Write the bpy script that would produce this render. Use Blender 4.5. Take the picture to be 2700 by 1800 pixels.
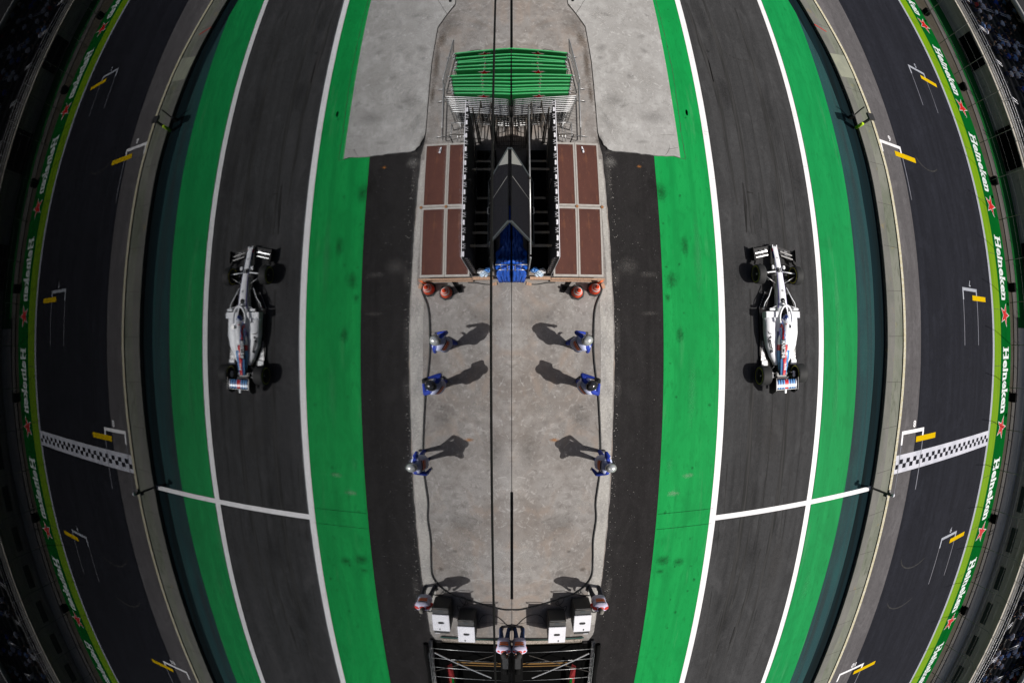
import bpy, bmesh, math, random
from mathutils import Vector, Matrix, Euler
from mathutils.bvhtree import BVHTree
random.seed(7)
PI = math.pi
R = math.radians
S = bpy.context.scene
COL = S.collection
for o in list(bpy.data.objects): bpy.data.objects.remove(o)

# ------------------------------------------------------------------ camera
EYE = (0.12, 0.0, 14.5)
cd = bpy.data.cameras.new('camera'); cam = bpy.data.objects.new('camera', cd); COL.objects.link(cam)
cam.location = EYE
cam.rotation_euler = (0.0137, 0.00828, -0.0007)
cd.type = 'PANO'
cd.sensor_width = 36; cd.sensor_fit = 'HORIZONTAL'
cd.panorama_type = 'FISHEYE_EQUISOLID'
cd.fisheye_lens = 16.48
cd.fisheye_fov = R(180)
cd.clip_start = 0.02; cd.clip_end = 2000
S.camera = cam
# ------------------------------------------------------------------ light
SUN_EL = R(50.5); SUN_AZ = math.atan2(-0.29, 0.955)       # direction towards the sun in the xy plane
w = bpy.data.worlds.new('World'); S.world = w; w.use_nodes = True
nt = w.node_tree; bg = nt.nodes['Background']
sky = nt.nodes.new('ShaderNodeTexSky'); sky.sky_type = 'NISHITA'; sky.sun_disc = False
sky.dust_density = 4.0; sky.ozone_density = 0.6; sky.sun_elevation = SUN_EL; sky.sun_rotation = PI/2 - SUN_AZ
nt.links.new(sky.outputs[0], bg.inputs[0]); bg.inputs[1].default_value = 0.07
sl = bpy.data.lights.new('sun', 'SUN'); so = bpy.data.objects.new('sun', sl); COL.objects.link(so)
sl.energy = 4.3; sl.angle = R(0.5); sl.color = (1.0, 0.965, 0.92)
sd = Vector((math.cos(SUN_AZ)*math.cos(SUN_EL), math.sin(SUN_AZ)*math.cos(SUN_EL), math.sin(SUN_EL)))
so.rotation_euler = sd.to_track_quat('Z', 'Y').to_euler(); so.location = (20, -10, 40)
S.view_settings.view_transform = 'Standard'; S.view_settings.look = 'None'
S.view_settings.gamma = 1; S.view_settings.exposure = 0.0
S.render.engine = 'CYCLES'
try:
    S.cycles.caustics_reflective = False; S.cycles.caustics_refractive = False
    S.cycles.max_bounces = 10; S.cycles.transparent_max_bounces = 16
except Exception: pass

# ------------------------------------------------------------------ materials
def srgb(r, g, b):
    f = lambda c: (c/255/12.92) if c/255 <= 0.04045 else ((c/255+0.055)/1.055)**2.4
    return (f(r), f(g), f(b))
def mat(name, col, rough=0.7, metal=0.0, layers=(), bump=None, spec=None, coat=0, emit=0):
    """layers: (scale_xyz, colour, lo, hi, amount, detail) noise masks mixed over the base colour"""
    m = bpy.data.materials.new(name); m.use_nodes = True
    n = m.node_tree.nodes; l = m.node_tree.links
    p = n['Principled BSDF']; p.inputs['Roughness'].default_value = rough; p.inputs['Metallic'].default_value = metal
    if spec is not None: p.inputs['Specular IOR Level'].default_value = spec
    if coat: p.inputs['Coat Weight'].default_value = coat; p.inputs['Coat Roughness'].default_value = 0.08
    if emit: p.inputs['Emission Color'].default_value = (*col, 1); p.inputs['Emission Strength'].default_value = emit
    p.inputs['Base Color'].default_value = (*col, 1)
    if layers or bump:
        tc = n.new('ShaderNodeTexCoord')
    cur = None
    for i, L in enumerate(layers):
        sc, c2, lo, hi, amt = L[:5]; det = L[5] if len(L) > 5 else 6; dis = L[6] if len(L) > 6 else 0
        mp = n.new('ShaderNodeMapping'); mp.inputs['Scale'].default_value = sc
        mp.inputs['Location'].default_value = (i*13.7, i*5.1, i*3.3)
        l.new(tc.outputs['Object'], mp.inputs[0])
        no = n.new('ShaderNodeTexNoise'); no.inputs['Scale'].default_value = 1; no.inputs['Detail'].default_value = det
        no.inputs['Roughness'].default_value = 0.62; no.inputs['Distortion'].default_value = dis
        l.new(mp.outputs[0], no.inputs['Vector'])
        mr = n.new('ShaderNodeMapRange'); mr.inputs['From Min'].default_value = lo; mr.inputs['From Max'].default_value = hi
        mr.inputs['To Max'].default_value = amt
        l.new(no.outputs['Fac'], mr.inputs['Value'])
        mx = n.new('ShaderNodeMix'); mx.data_type = 'RGBA'
        l.new(mr.outputs[0], mx.inputs['Factor'])
        if cur: l.new(cur, mx.inputs[6])
        else: mx.inputs[6].default_value = (*col, 1)
        mx.inputs[7].default_value = (*c2, 1)
        cur = mx.outputs[2]
    if cur: l.new(cur, p.inputs['Base Color'])
    if bump:
        no = n.new('ShaderNodeTexNoise'); no.inputs['Scale'].default_value = bump[0]; no.inputs['Detail'].default_value = 5
        l.new(tc.outputs['Object'], no.inputs['Vector'])
        b = n.new('ShaderNodeBump'); b.inputs['Strength'].default_value = bump[1]; b.inputs['Distance'].default_value = bump[2]
        l.new(no.outputs['Fac'], b.inputs['Height']); l.new(b.outputs[0], p.inputs['Normal'])
    return m
def G(v): return (v, v, v)
M = {}
M['concrete'] = mat('concrete', (0.252, 0.238, 0.227), 0.85, layers=[
    ((0.35, 0.35, 1), (0.19, 0.168, 0.152), 0.42, 0.62, 0.9), ((1.3, 1.3, 1), (0.325, 0.31, 0.295), 0.5, 0.72, 0.8),
    ((4, 4, 4), (0.155, 0.14, 0.13), 0.48, 0.70, 0.7), ((9, 5, 9), (0.47, 0.455, 0.44), 0.60, 0.74, 0.6), ((38, 38, 38), (0.12, 0.11, 0.105), 0.58, 0.7, 0.55, 2), ((2.2, 2.6, 2), (0.40, 0.385, 0.37), 0.56, 0.66, 0.5, 8, 2.5), ((1.6, 1.9, 2), (0.13, 0.115, 0.105), 0.60, 0.70, 0.6, 8, 1.8), ((0.8, 0.6, 1), (0.30, 0.235, 0.19), 0.5, 0.7, 0.6, 6, 1.0)],
    bump=(30, 0.25, 0.01), spec=0.2)
M['slab'] = mat('pale_slab', (0.335, 0.328, 0.318), 0.85, layers=[
    ((0.5, 0.5, 1), (0.29, 0.282, 0.27), 0.42, 0.65, 0.85), ((1.7, 1.2, 1), (0.45, 0.445, 0.435), 0.5, 0.7, 0.8),
    ((5, 4, 4), (0.26, 0.25, 0.24), 0.52, 0.72, 0.7), ((14, 8, 9), (0.5, 0.49, 0.48), 0.6, 0.74, 0.5), ((40, 40, 40), (0.2, 0.19, 0.18), 0.6, 0.7, 0.5, 2), ((1.7, 2.4, 2), (0.22, 0.215, 0.205), 0.56, 0.68, 0.6, 8, 2.4), ((2.9, 2.2, 2), (0.56, 0.55, 0.54), 0.58, 0.68, 0.55, 8, 2.8)],
    bump=(26, 0.25, 0.01), spec=0.2)
M['edge_conc'] = mat('edge_concrete', (0.37, 0.355, 0.33), 0.9, layers=[
    ((3, 1.2, 3), (0.25, 0.24, 0.23), 0.45, 0.65, 0.8), ((12, 12, 12), (0.5, 0.49, 0.46), 0.52, 0.7, 0.8), ((30, 30, 30), (0.16, 0.15, 0.14), 0.56, 0.68, 0.6, 2)],
    bump=(25, 0.4, 0.015))
def asphalt(name, c, streak, speck=0.16):
    return mat(name, c, 0.86, layers=[
        ((2.6, 0.05, 1), tuple(x*streak for x in c), 0.42, 0.64, 0.85, 5), ((0.9, 0.03, 1), tuple(x*1.35 for x in c), 0.5, 0.7, 0.7, 4),
        ((0.7, 0.5, 1), tuple(x*0.72 for x in c), 0.5, 0.72, 0.6), ((1.6, 0.7, 1), tuple(x*1.7 for x in c), 0.5, 0.74, 0.55, 8, 1.0), ((5, 5, 5), tuple(x*0.6 for x in c), 0.5, 0.7, 0.5, 8), ((45, 45, 45), tuple(x*1.9+0.01 for x in c), 0.56, 0.72, 0.6, 2),
        ((85, 85, 85), tuple(x*0.45 for x in c), 0.54, 0.68, 0.6, 1), ((26, 26, 26), G(0.33), 0.735, 0.76, speck, 2)], bump=(60, 0.3, 0.008), spec=0.05)
M['asphalt_strip'] = asphalt('asphalt_strip', (0.0225, 0.0212, 0.0214), 0.72, 0.9)
M['pit_asphalt'] = asphalt('pit_asphalt', (0.0505, 0.0505, 0.052), 0.62, 0.25)
M['shoulder_asphalt'] = asphalt('shoulder_asphalt', (0.110, 0.104, 0.107), 0.8, 0.1)
M['track_asphalt'] = asphalt('track_asphalt', (0.0165, 0.0175, 0.0235), 0.72, 0.0)
def paint(name, c, dirt=0.55, sat=0.6):
    return mat(name, c, 0.6, layers=[
        ((1.1, 0.12, 1), tuple(min(1, x*1.18+0.004) for x in c), 0.45, 0.65, 0.75), ((3.5, 0.16, 1), tuple(x*0.8 for x in c), 0.48, 0.66, 0.7), ((0.9, 0.5, 1), tuple(x*0.78 for x in c), 0.5, 0.68, 0.7, 8, 1.2), ((7, 2.2, 5), tuple(x*0.7 for x in c), 0.54, 0.70, 0.7, 8), ((2.4, 0.25, 2), (c[0]+.05, c[1]*1.12, c[2]+.05), 0.60, 0.70, 0.5, 6),
        ((6, 6, 6), tuple(x*0.35 for x in c), 0.66, 0.76, dirt), ((50, 50, 50), tuple(x*0.62 for x in c), 0.53, 0.66, 0.55, 2)], bump=(55, 0.25, 0.006), spec=0.05)
M['green'] = paint('green_paint', (0.006, 0.275, 0.060))
M['green2'] = paint('green_paint_far', (0.006, 0.255, 0.064), 0.3)
M['teal'] = mat('worn_teal_paint', (0.013, 0.052, 0.056), 0.8, spec=0.1, layers=[
    ((3.2, 0.05, 1), (0.018, 0.032, 0.034), 0.42, 0.62, 0.85), ((1.2, 0.3, 1), (0.015, 0.072, 0.068), 0.5, 0.7, 0.6), ((50, 50, 50), (0.12, 0.15, 0.15), 0.58, 0.7, 0.4, 2)])
M['white_line'] = mat('white_line_paint', (0.80, 0.79, 0.80), 0.55, layers=[
    ((9, 1.2, 3), (0.60, 0.59, 0.59), 0.52, 0.7, 0.7), ((7, 7, 7), (0.22, 0.21, 0.21), 0.68, 0.76, 0.8), ((1.5, 18, 4), (0.4, 0.4, 0.4), 0.68, 0.73, 0.7, 2)])
M['dim_line'] = mat('worn_white_paint', (0.36, 0.38, 0.42), 0.7, spec=0.1, layers=[((5, 5, 5), (0.30, 0.31, 0.36), 0.45, 0.65, 0.8)])
M['faint_line'] = mat('faded_white_paint', (0.15, 0.155, 0.19), 0.7, layers=[((6, 0.8, 5), (0.07, 0.07, 0.085), 0.42, 0.6, 0.9)])
M['yellow'] = mat('yellow_paint', (0.66, 0.43, 0.004), 0.8, spec=0.0, layers=[((7, 7, 7), (0.5, 0.28, 0.004), 0.5, 0.7, 0.6)])
M['lime'] = mat('lime_paint', (0.155, 0.30, 0.002), 0.7, spec=0.05, layers=[((1.5, 0.3, 1), (0.125, 0.24, 0.002), 0.45, 0.65, 0.8), ((9, 9, 9), (0.16, 0.24, 0.02), 0.62, 0.75, 0.5)])
M['board_green'] = mat('board_green', (0.002, 0.098, 0.014), 0.95, spec=0.0, layers=[((1, 0.4, 1), (0.002, 0.08, 0.012), 0.45, 0.65, 0.7)])
M['white'] = mat('white_lettering', (0.62, 0.68, 0.66), 0.6)
M['red'] = mat('red_star', (0.50, 0.006, 0.006), 0.6, spec=0.1)
M['wall_face'] = mat('pit_wall_concrete', (0.185, 0.19, 0.155), 0.9, layers=[
    ((1, 0.35, 3), (0.125, 0.14, 0.10), 0.42, 0.6, 0.85), ((4, 1.4, 6), (0.07, 0.08, 0.05), 0.55, 0.72, 0.8), ((2, 2.5, 1.2), (0.26, 0.21, 0.07), 0.63, 0.74, 0.55), ((18, 18, 18), (0.12, 0.12, 0.1), 0.6, 0.7, 0.6)],
    bump=(20, 0.5, 0.02))
M['wall_inner'] = mat('pit_wall_grey', (0.165, 0.160, 0.145), 0.9, layers=[((1, 0.4, 3), (0.115, 0.12, 0.10), 0.42, 0.6, 0.85), ((3, 1.5, 1.2), (0.26, 0.20, 0.07), 0.62, 0.74, 0.6), ((20, 20, 20), (0.08, 0.08, 0.07), 0.6, 0.7, 0.6)], bump=(20, 0.5, 0.02))
M['shade_band'] = mat('painted_wall_shade', (0.0025, 0.013, 0.017), 0.9, spec=0.1, layers=[((3, 0.1, 1), (0.002, 0.006, 0.007), 0.42, 0.62, 0.85)])
M['wall_pale'] = mat('pit_wall_lit', (0.27, 0.28, 0.21), 0.9, layers=[((2, 2, 2), (0.22, 0.23, 0.18), 0.45, 0.65, 0.8)])
M['cream'] = mat('cream_coping', (0.50, 0.45, 0.29), 0.9, layers=[((8, 8, 8), (0.62, 0.6, 0.5), 0.45, 0.6, 0.8), ((16, 16, 16), (0.25, 0.22, 0.13), 0.58, 0.68, 0.7)])
M['dirt'] = mat('brown_dirt', (0.034, 0.026, 0.012), 0.95, layers=[((0.6, 0.6, 1), (0.05, 0.042, 0.03), 0.45, 0.6, 0.8), ((4, 4, 4), (0.02, 0.018, 0.008), 0.5, 0.7, 0.8)])
M['grey_path'] = mat('grey_path', (0.082, 0.076, 0.068), 0.9, layers=[((2, 0.3, 1), (0.05, 0.046, 0.04), 0.45, 0.65, 0.9), ((12, 12, 12), (0.06, 0.055, 0.05), 0.5, 0.7, 0.5)])
M['green_mat'] = mat('dark_green_carpet', (0.010, 0.10, 0.022), 0.95, spec=0.0, layers=[((0.5, 0.5, 1), (0.012, 0.055, 0.022), 0.45, 0.65, 0.9)])
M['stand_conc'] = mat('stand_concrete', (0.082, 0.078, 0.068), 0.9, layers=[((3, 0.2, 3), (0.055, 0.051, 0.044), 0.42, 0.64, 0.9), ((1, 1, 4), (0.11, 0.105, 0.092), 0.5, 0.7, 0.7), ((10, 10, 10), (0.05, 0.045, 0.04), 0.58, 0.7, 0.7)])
M['stand_conc_lifted'] = mat('stand_conc_lifted', (0.50, 0.46, 0.39), 0.9, layers=[((3, 0.15, 3), (0.36, 0.33, 0.28), 0.42, 0.64, 0.9), ((1, .4, 5), (0.60, 0.56, 0.48), 0.5, 0.7, 0.6), ((5, 5, 1), (0.2, 0.18, 0.15), 0.58, 0.72, 0.7)])  # lighter copy of the stand concrete, brightened where wall and path lie in shade
M['rail'] = mat('pale_rail', (0.55, 0.55, 0.58), 0.45, 0.5)
M['dark_glass'] = mat('dark_window', (0.005, 0.022, 0.022), 0.3)
M['roof'] = mat('dark_roof', (0.012, 0.012, 0.014), 0.9)
M['beam'] = mat('pale_beam', (0.34, 0.34, 0.32), 0.6, layers=[((1, 1, 1), (0.2, 0.2, 0.19), 0.45, 0.65, 0.8)])
M['black'] = mat('black_paint', G(0.012), 0.45)
M['matte_black'] = mat('matte_black', G(0.006), 0.9, spec=0.05)
M['rubber'] = mat('cable_rubber', G(0.007), 0.55)
M['alu'] = mat('aluminium', (0.38, 0.36, 0.335), 0.6, 0.2, layers=[((6, 6, 6), (0.33, 0.30, 0.27), 0.45, 0.65, 0.8), ((20, 20, 20), (0.2, 0.15, 0.11), 0.6, 0.7, 0.6)])
M['steel'] = mat('galvanised_steel', (0.50, 0.50, 0.50), 0.38, 0.75, layers=[((8, 8, 8), (0.3, 0.3, 0.3), 0.45, 0.65, 0.7)])
M['dark_steel'] = mat('dark_steel', (0.06, 0.055, 0.05), 0.5, 0.5, layers=[((7, 7, 7), (0.12, 0.09, 0.06), 0.5, 0.65, 0.8)])
M['deck'] = mat('brown_deck_board', (0.096, 0.038, 0.029), 0.7, spec=0.15, layers=[
    ((1.2, 0.8, 1), (0.070, 0.029, 0.023), 0.42, 0.65, 0.8), ((7, 2, 5), (0.15, 0.06, 0.034), 0.55, 0.72, 0.8), ((40, 40, 40), (0.3, 0.2, 0.14), 0.69, 0.74, 0.6, 2), ((30, 30, 30), (0.06, 0.028, 0.022), 0.52, 0.7, 0.5)],
    bump=(40, 0.15, 0.004))
M['wood'] = mat('raw_timber', (0.42, 0.27, 0.18), 0.8, layers=[((20, 2, 6), (0.25, 0.14, 0.09), 0.5, 0.65, 0.7)])
M['tarp'] = mat('blue_tarpaulin', (0.010, 0.095, 0.52), 0.35, layers=[((6, 3, 6), (0.006, 0.05, 0.30), 0.45, 0.65, 0.8), ((14, 14, 14), (0.05, 0.22, 0.8), 0.55, 0.7, 0.7)], bump=(9, 0.6, 0.05))
M['barrier_green'] = mat('barrier_cover', (0.008, 0.24, 0.05), 0.6, layers=[((4, 4, 4), (0.006, 0.17, 0.035), 0.5, 0.7, 0.6)])
M['barrier_trim'] = mat('barrier_trim', (0.03, 0.40, 0.115), 0.6)
M['cone'] = mat('cone_orange', (0.78, 0.075, 0.015), 0.5, layers=[((8, 8, 8), (0.6, 0.05, 0.012), 0.45, 0.65, 0.7)])
M['cone_base'] = mat('cone_base_rubber', G(0.02), 0.8, layers=[((8, 8, 8), G(0.04), 0.5, 0.7, 0.7)])
M['reflective'] = mat('reflective_band', (0.62, 0.56, 0.54), 0.5)
M['case_dark'] = mat('case_charcoal', G(0.032), 0.6, layers=[((6, 6, 6), G(0.05), 0.5, 0.7, 0.6)])
M['case_white'] = mat('case_white', (0.74, 0.74, 0.78), 0.4, layers=[((2.5, 2.5, 2.5), (0.62, 0.62, 0.68), 0.5, 0.7, 0.7), ((30, 30, 30), (0.5, 0.5, 0.52), 0.66, 0.73, 0.5)])
M['neon'] = mat('lime_tube', (0.55, 0.85, 0.02), 0.4)
M['case_navy'] = mat('navy_plastic', (0.008, 0.009, 0.03), 0.5)
M['orange'] = mat('orange_print', (0.85, 0.17, 0.02), 0.6)

# ------------------------------------------------------------------ mesh helper
class MB:
    def __init__(self, mats=None):
        self.bm = bmesh.new(); self.mats = mats or []; self.mi = 0
    def _fin(self, faces, smooth=False):
        for f in faces: f.material_index = self.mi; f.smooth = smooth
    def box(self, c, s, rot=None, bevel=0):
        hx, hy, hz = s[0]/2, s[1]/2, s[2]/2
        m = Matrix.Translation(c)
        if rot is not None: m = m @ (Euler(rot).to_matrix().to_4x4())
        vs = [self.bm.verts.new(m @ Vector((x*hx, y*hy, z*hz))) for x in (-1, 1) for y in (-1, 1) for z in (-1, 1)]
        F = [(0, 1, 3, 2), (4, 6, 7, 5), (0, 4, 5, 1), (2, 3, 7, 6), (0, 2, 6, 4), (1, 5, 7, 3)]
        fs = [self.bm.faces.new([vs[i] for i in f]) for f in F]
        self._fin(fs)
        if bevel:
            es = list({e for f in fs for e in f.edges})
            r = bmesh.ops.bevel(self.bm, geom=es, offset=bevel, segments=2, affect='EDGES')
            for f in r['faces']: f.material_index = self.mi
        return self
    def tube(self, pts, r, seg=8, cap=True, smooth=True):
        pts = [Vector(p) for p in pts]; n = len(pts)
        rr = r if isinstance(r, (list, tuple)) else [r]*n
        rings = []; up = None
        for i, p in enumerate(pts):
            d = (pts[min(i+1, n-1)] - pts[max(i-1, 0)]).normalized()
            if up is None:
                up = Vector((0, 0, 1)) if abs(d.z) < 0.9 else Vector((1, 0, 0))
            a = d.cross(up)
            if a.length < 1e-5: a = d.cross(Vector((0, 1, 0.1)))
            a.normalize(); b = a.cross(d).normalized(); up = b
            rings.append([self.bm.verts.new(p + rr[i]*(math.cos(2*PI*k/seg)*a + math.sin(2*PI*k/seg)*b)) for k in range(seg)])
        fs = []
        for i in range(n-1):
            for k in range(seg):
                fs.append(self.bm.faces.new([rings[i][k], rings[i][(k+1) % seg], rings[i+1][(k+1) % seg], rings[i+1][k]]))
        self._fin(fs, smooth)
        if cap: self._fin([self.bm.faces.new(rings[0][::-1]), self.bm.faces.new(rings[-1])])
        return self
    def lathe(self, prof, c=(0, 0, 0), seg=24, axis=None, smooth=True, close=False):
        m = Matrix.Translation(c)
        if axis is not None: m = m @ Vector(axis).to_track_quat('Z', 'Y').to_matrix().to_4x4()
        rings = [[self.bm.verts.new(m @ Vector((r*math.cos(2*PI*k/seg), r*math.sin(2*PI*k/seg), z))) for k in range(seg)] for r, z in prof]
        fs = []
        idx = list(range(len(rings)-1))
        for i in idx:
            for k in range(seg):
                fs.append(self.bm.faces.new([rings[i][k], rings[i][(k+1) % seg], rings[i+1][(k+1) % seg], rings[i+1][k]]))
        if close:
            for k in range(seg):
                fs.append(self.bm.faces.new([rings[-1][k], rings[-1][(k+1) % seg], rings[0][(k+1) % seg], rings[0][k]]))
        else:
            if prof[0][0] > 1e-6: fs.append(self.bm.faces.new(rings[0][::-1]))
            if prof[-1][0] > 1e-6: fs.append(self.bm.faces.new(rings[-1]))
        self._fin(fs, smooth)
        return self
    def ball(self, c, r, seg=16, rot=None):
        r = r if isinstance(r, (list, tuple)) else (r, r, r)
        m = Matrix.Translation(c)
        if rot is not None: m = m @ Euler(rot).to_matrix().to_4x4()
        m = m @ Matrix.Diagonal((*r, 1))
        g = bmesh.ops.create_uvsphere(self.bm, u_segments=seg, v_segments=max(6, seg//2+2), radius=1, matrix=m)
        fs = {f for v in g['verts'] for f in v.link_faces}
        self._fin(fs, True)
        return self
    def prism(self, pts, z0, z1):
        """closed polygon in xy extruded from z0 to z1"""
        a = [self.bm.verts.new((p[0], p[1], z0)) for p in pts]; b = [self.bm.verts.new((p[0], p[1], z1)) for p in pts]
        n = len(pts); fs = [self.bm.faces.new(b), self.bm.faces.new(a[::-1])]
        for i in range(n): fs.append(self.bm.faces.new([a[i], a[(i+1) % n], b[(i+1) % n], b[i]]))
        self._fin(fs); return self
    def poly3(self, pts, n, th):
        """closed planar polygon given in 3-D, thickened by th along n"""
        n = Vector(n).normalized()*th
        a = [self.bm.verts.new(Vector(p)) for p in pts]; b = [self.bm.verts.new(Vector(p)+n) for p in pts]
        k = len(pts); fs = [self.bm.faces.new(b), self.bm.faces.new(a[::-1])]
        for i in range(k): fs.append(self.bm.faces.new([a[i], a[(i+1) % k], b[(i+1) % k], b[i]]))
        self._fin(fs); return self
    def loft(self, rings, cap=True, smooth=True, closed=True, fmat=None):
        vs = [[self.bm.verts.new(p) for p in r] for r in rings]; fs = []
        n = len(rings[0])
        for i in range(len(vs)-1):
            for k in range(n if closed else n-1):
                f = self.bm.faces.new([vs[i][k], vs[i][(k+1) % n], vs[i+1][(k+1) % n], vs[i+1][k]])
                fs.append(f)
        if cap and closed: fs += [self.bm.faces.new(vs[0][::-1]), self.bm.faces.new(vs[-1])]
        self._fin(fs, smooth)
        if fmat:
            for f in fs: f.material_index = fmat(f.calc_center_median())
        return self
    def build(self, name, m=None, parent=None, loc=(0, 0, 0), normals=True):
        me = bpy.data.meshes.new(name)
        if normals: bmesh.ops.recalc_face_normals(self.bm, faces=self.bm.faces[:])
        self.bm.to_mesh(me); self.bm.free()
        for x in (self.mats if self.mats else [m]): me.materials.append(x)
        o = bpy.data.objects.new(name, me); COL.objects.link(o); o.location = loc
        if parent: o.parent = parent
        return o
def tag(o, label=None, cat=None, group=None, kind=None):
    if label: o['label'] = label
    if cat: o['category'] = cat
    if group: o['group'] = group
    if kind: o['kind'] = kind
    return o
def thing(name, label, cat, loc=(0, 0, 0), rz=0, group=None):
    o = bpy.data.objects.new(name, None); COL.objects.link(o); o.location = loc; o.rotation_euler = (0, 0, rz)
    o.empty_display_size = 0.2
    return tag(o, label, cat, group)
def copy_tree(o, parent=None):
    c = o.copy(); COL.objects.link(c)
    if parent: c.parent = parent
    for ch in list(o.children): copy_tree(ch, c)
    return c
def text_mesh(s, size, offset=0.0, spacing=1.0):
    cu = bpy.data.curves.new('t', 'FONT'); cu.body = s; cu.size = size; cu.offset = offset; cu.space_character = spacing
    cu.align_x = 'CENTER'; cu.align_y = 'CENTER'; cu.resolution_u = 3
    o = bpy.data.objects.new('t', cu); COL.objects.link(o)
    dg = bpy.context.evaluated_depsgraph_get(); me = bpy.data.meshes.new_from_object(o.evaluated_get(dg))
    bpy.data.objects.remove(o); bpy.data.curves.remove(cu)
    return me
def lerp_tab(tab, y):
    if y <= tab[0][0]: return tab[0][1]
    for (a, va), (b, vb) in zip(tab, tab[1:]):
        if y <= b: return va + (vb-va)*(y-a)/(b-a)
    return tab[-1][1]

# ------------------------------------------------------------------ ground
YS = [-95, -70, -50, -38, -30] + [i*1.5 for i in range(-17, 18)] + [30, 38, 50, 70, 95]
def strip(name, m, xl, xr, z, ys=None, kind='structure'):
    """a sheet running along the track between two edge functions"""
    fl = xl if callable(xl) else (lambda y: xl)
    fr = xr if callable(xr) else (lambda y: xr)
    b = MB(); prev = None
    for y in (ys or YS):
        cur = (b.bm.verts.new((fl(y), y, z)), b.bm.verts.new((fr(y), y, z)))
        if prev: b.bm.faces.new([prev[0], prev[1], cur[1], cur[0]])
        prev = cur
    o = b.build(name, m, normals=False)
    o['kind'] = kind
    return o
bx = lambda y: 27.85 - (0.9*(y/20)**2 if y > 0 else 0.45*(y/22)**2) if abs(y) < 26 else (27.85-(1.52 if y > 0 else 0.63))
wall_tab = [(-40, 14.5), (-20, 14.80), (-11.5, 14.97), (-4, 15.16), (0, 15.36), (7.6, 15.48), (11, 15.25), (13.6, 14.95), (17.2, 14.25), (26, 12.6), (40, 12.4)]
wx = lambda y: lerp_tab(wall_tab, y)
eB = lambda y: lerp_tab([(-9.9, 11.30), (-6.4, 11.27), (0.2, 11.34), (11, 11.42)], y)
eGT = lambda y: lerp_tab([(-11.5, 13.21), (-6.8, 13.36), (0.2, 13.52), (7.3, 13.72)], y)
eSh = lambda y: lerp_tab([(-17, 18.02), (-11.2, 18.04), (-4.7, 18.12), (0.2, 18.21), (8.2, 18.43), (15.7, 18.1), (25, 17.4)], y)
g = MB(); g.box((60, 0, -0.56), (400, 500, 1.0)); o = g.build('ground', M['dirt']); o['kind'] = 'structure'
strip('service_strip', M['asphalt_strip'], 2.6, 4.95, 0.0)
strip('green_verge', M['green'], lambda y: 4.87 if y < 6.5 else 4.9, 6.9, 0.004)
strip('pit_lane', M['pit_asphalt'], 6.80, 11.8, 0.002)
strip('white_line', M['white_line'], 6.90, 7.14, 0.009)
strip('white_line', M['white_line'], eB, lambda y: eB(y)+0.25, 0.009)
strip('green_verge', M['green2'], lambda y: eB(y)+0.28, eGT, 0.006)
strip('run_off', M['teal'], lambda y: eGT(y)-0.05, lambda y: wx(y)+0.1, 0.003)
strip('painted_shade_band', M['shade_band'], lambda y: wx(y)-0.76+(0.05 if y < 5 else 0), lambda y: wx(y)+0.1, 0.007)  # shade along the pit wall, painted as a dark strip on the ground
strip('track_shoulder', M['shoulder_asphalt'], lambda y: wx(y)+0.5, lambda y: eSh(y)+0.02, 0.001)
strip('race_track', M['track_asphalt'], lambda y: eSh(y)-0.02, lambda y: bx(y)-1.2, 0.004)
strip('track_edge_line', M['dim_line'], lambda y: bx(y)-1.33, lambda y: bx(y)-1.07, 0.009)
strip('lime_verge', M['lime'], lambda y: bx(y)-1.07, lambda y: bx(y), 0.006)
strip('service_path', M['grey_path'], 30.3, 31.1, 0.0)
strip('green_carpet', M['green_mat'], 31.1, 33.1, 0.004, [1.0, 5, 10, 20, 30, 50, 95])
strip('service_path', M['stand_conc_lifted'], 31.1, 33.1, 0.002, [-95, -60, -30, -10, 1.0])
# concrete apron with irregular worn edge (a real 6 cm step)
def apron():
    pts = []
    y = -10.75
    pts.append((0.0, y))
    edge = [(-10.75, 2.80), (-10.4, 2.98), (-9.3, 3.02), (-8, 3.10), (-5, 3.18), (0, 3.22), (2, 3.18), (4.4, 3.10), (6.6, 3.02), (7.3, 2.98)]
    yy = y
    while yy < 6.5:
        x = lerp_tab(edge, yy) + random.uniform(-0.012, 0.012)
        pts.append((x, yy)); yy += random.uniform(0.12, 0.3)
    pts += [(2.96, 6.75), (2.90, 7.3), (2.89, 10.4), (2.80, 12.2), (2.5, 12.9), (2.2, 13.5), (2.1, 30), (0, 30)]
    return pts
o = MB().prism(apron(), -0.05, 0.055).build('concrete_apron', M['concrete']); o['kind'] = 'structure'
sl_pts = [(2.93, 7.35), (2.97, 7.12), (3.06, 6.96), (3.10, 6.82), (3.2, 6.74), (3.24, 6.66), (3.38, 6.61)]
x = 3.5
while x < 5.8: sl_pts.append((x, 6.58 + random.uniform(-0.03, 0.03))); x += 0.15
sl_pts += [(5.84, 6.56), (5.82, 9), (5.84, 13), (5.84, 30), (2.13, 30), (2.23, 13.55), (2.53, 12.95), (2.83, 12.25), (2.925, 10.4)]
o = MB().prism(sl_pts, -0.05, 0.062).build('pale_slab', M['slab']); o['kind'] = 'structure'
# paler kerb band along the outer edge of the apron
kb = MB(); prev = None; yy = -10.0
while yy < 6.45:
    xr = lerp_tab([(-10, 2.95), (-8, 3.06), (-5, 3.13), (0, 3.17), (2, 3.13), (4.4, 3.05), (6.6, 2.97)], yy)
    wl = 0.40 if yy < 1.9 else 0.15
    cur = (kb.bm.verts.new((xr-wl+random.uniform(-.008, .008), yy, 0.060)), kb.bm.verts.new((xr+0.01+random.uniform(-.008, .008), yy, 0.060)))
    if prev: kb.bm.faces.new([prev[0], prev[1], cur[1], cur[0]])
    prev = cur; yy += 0.25
o = kb.build('kerb_band', M['edge_conc'], normals=False); o['kind'] = 'structure'
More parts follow.
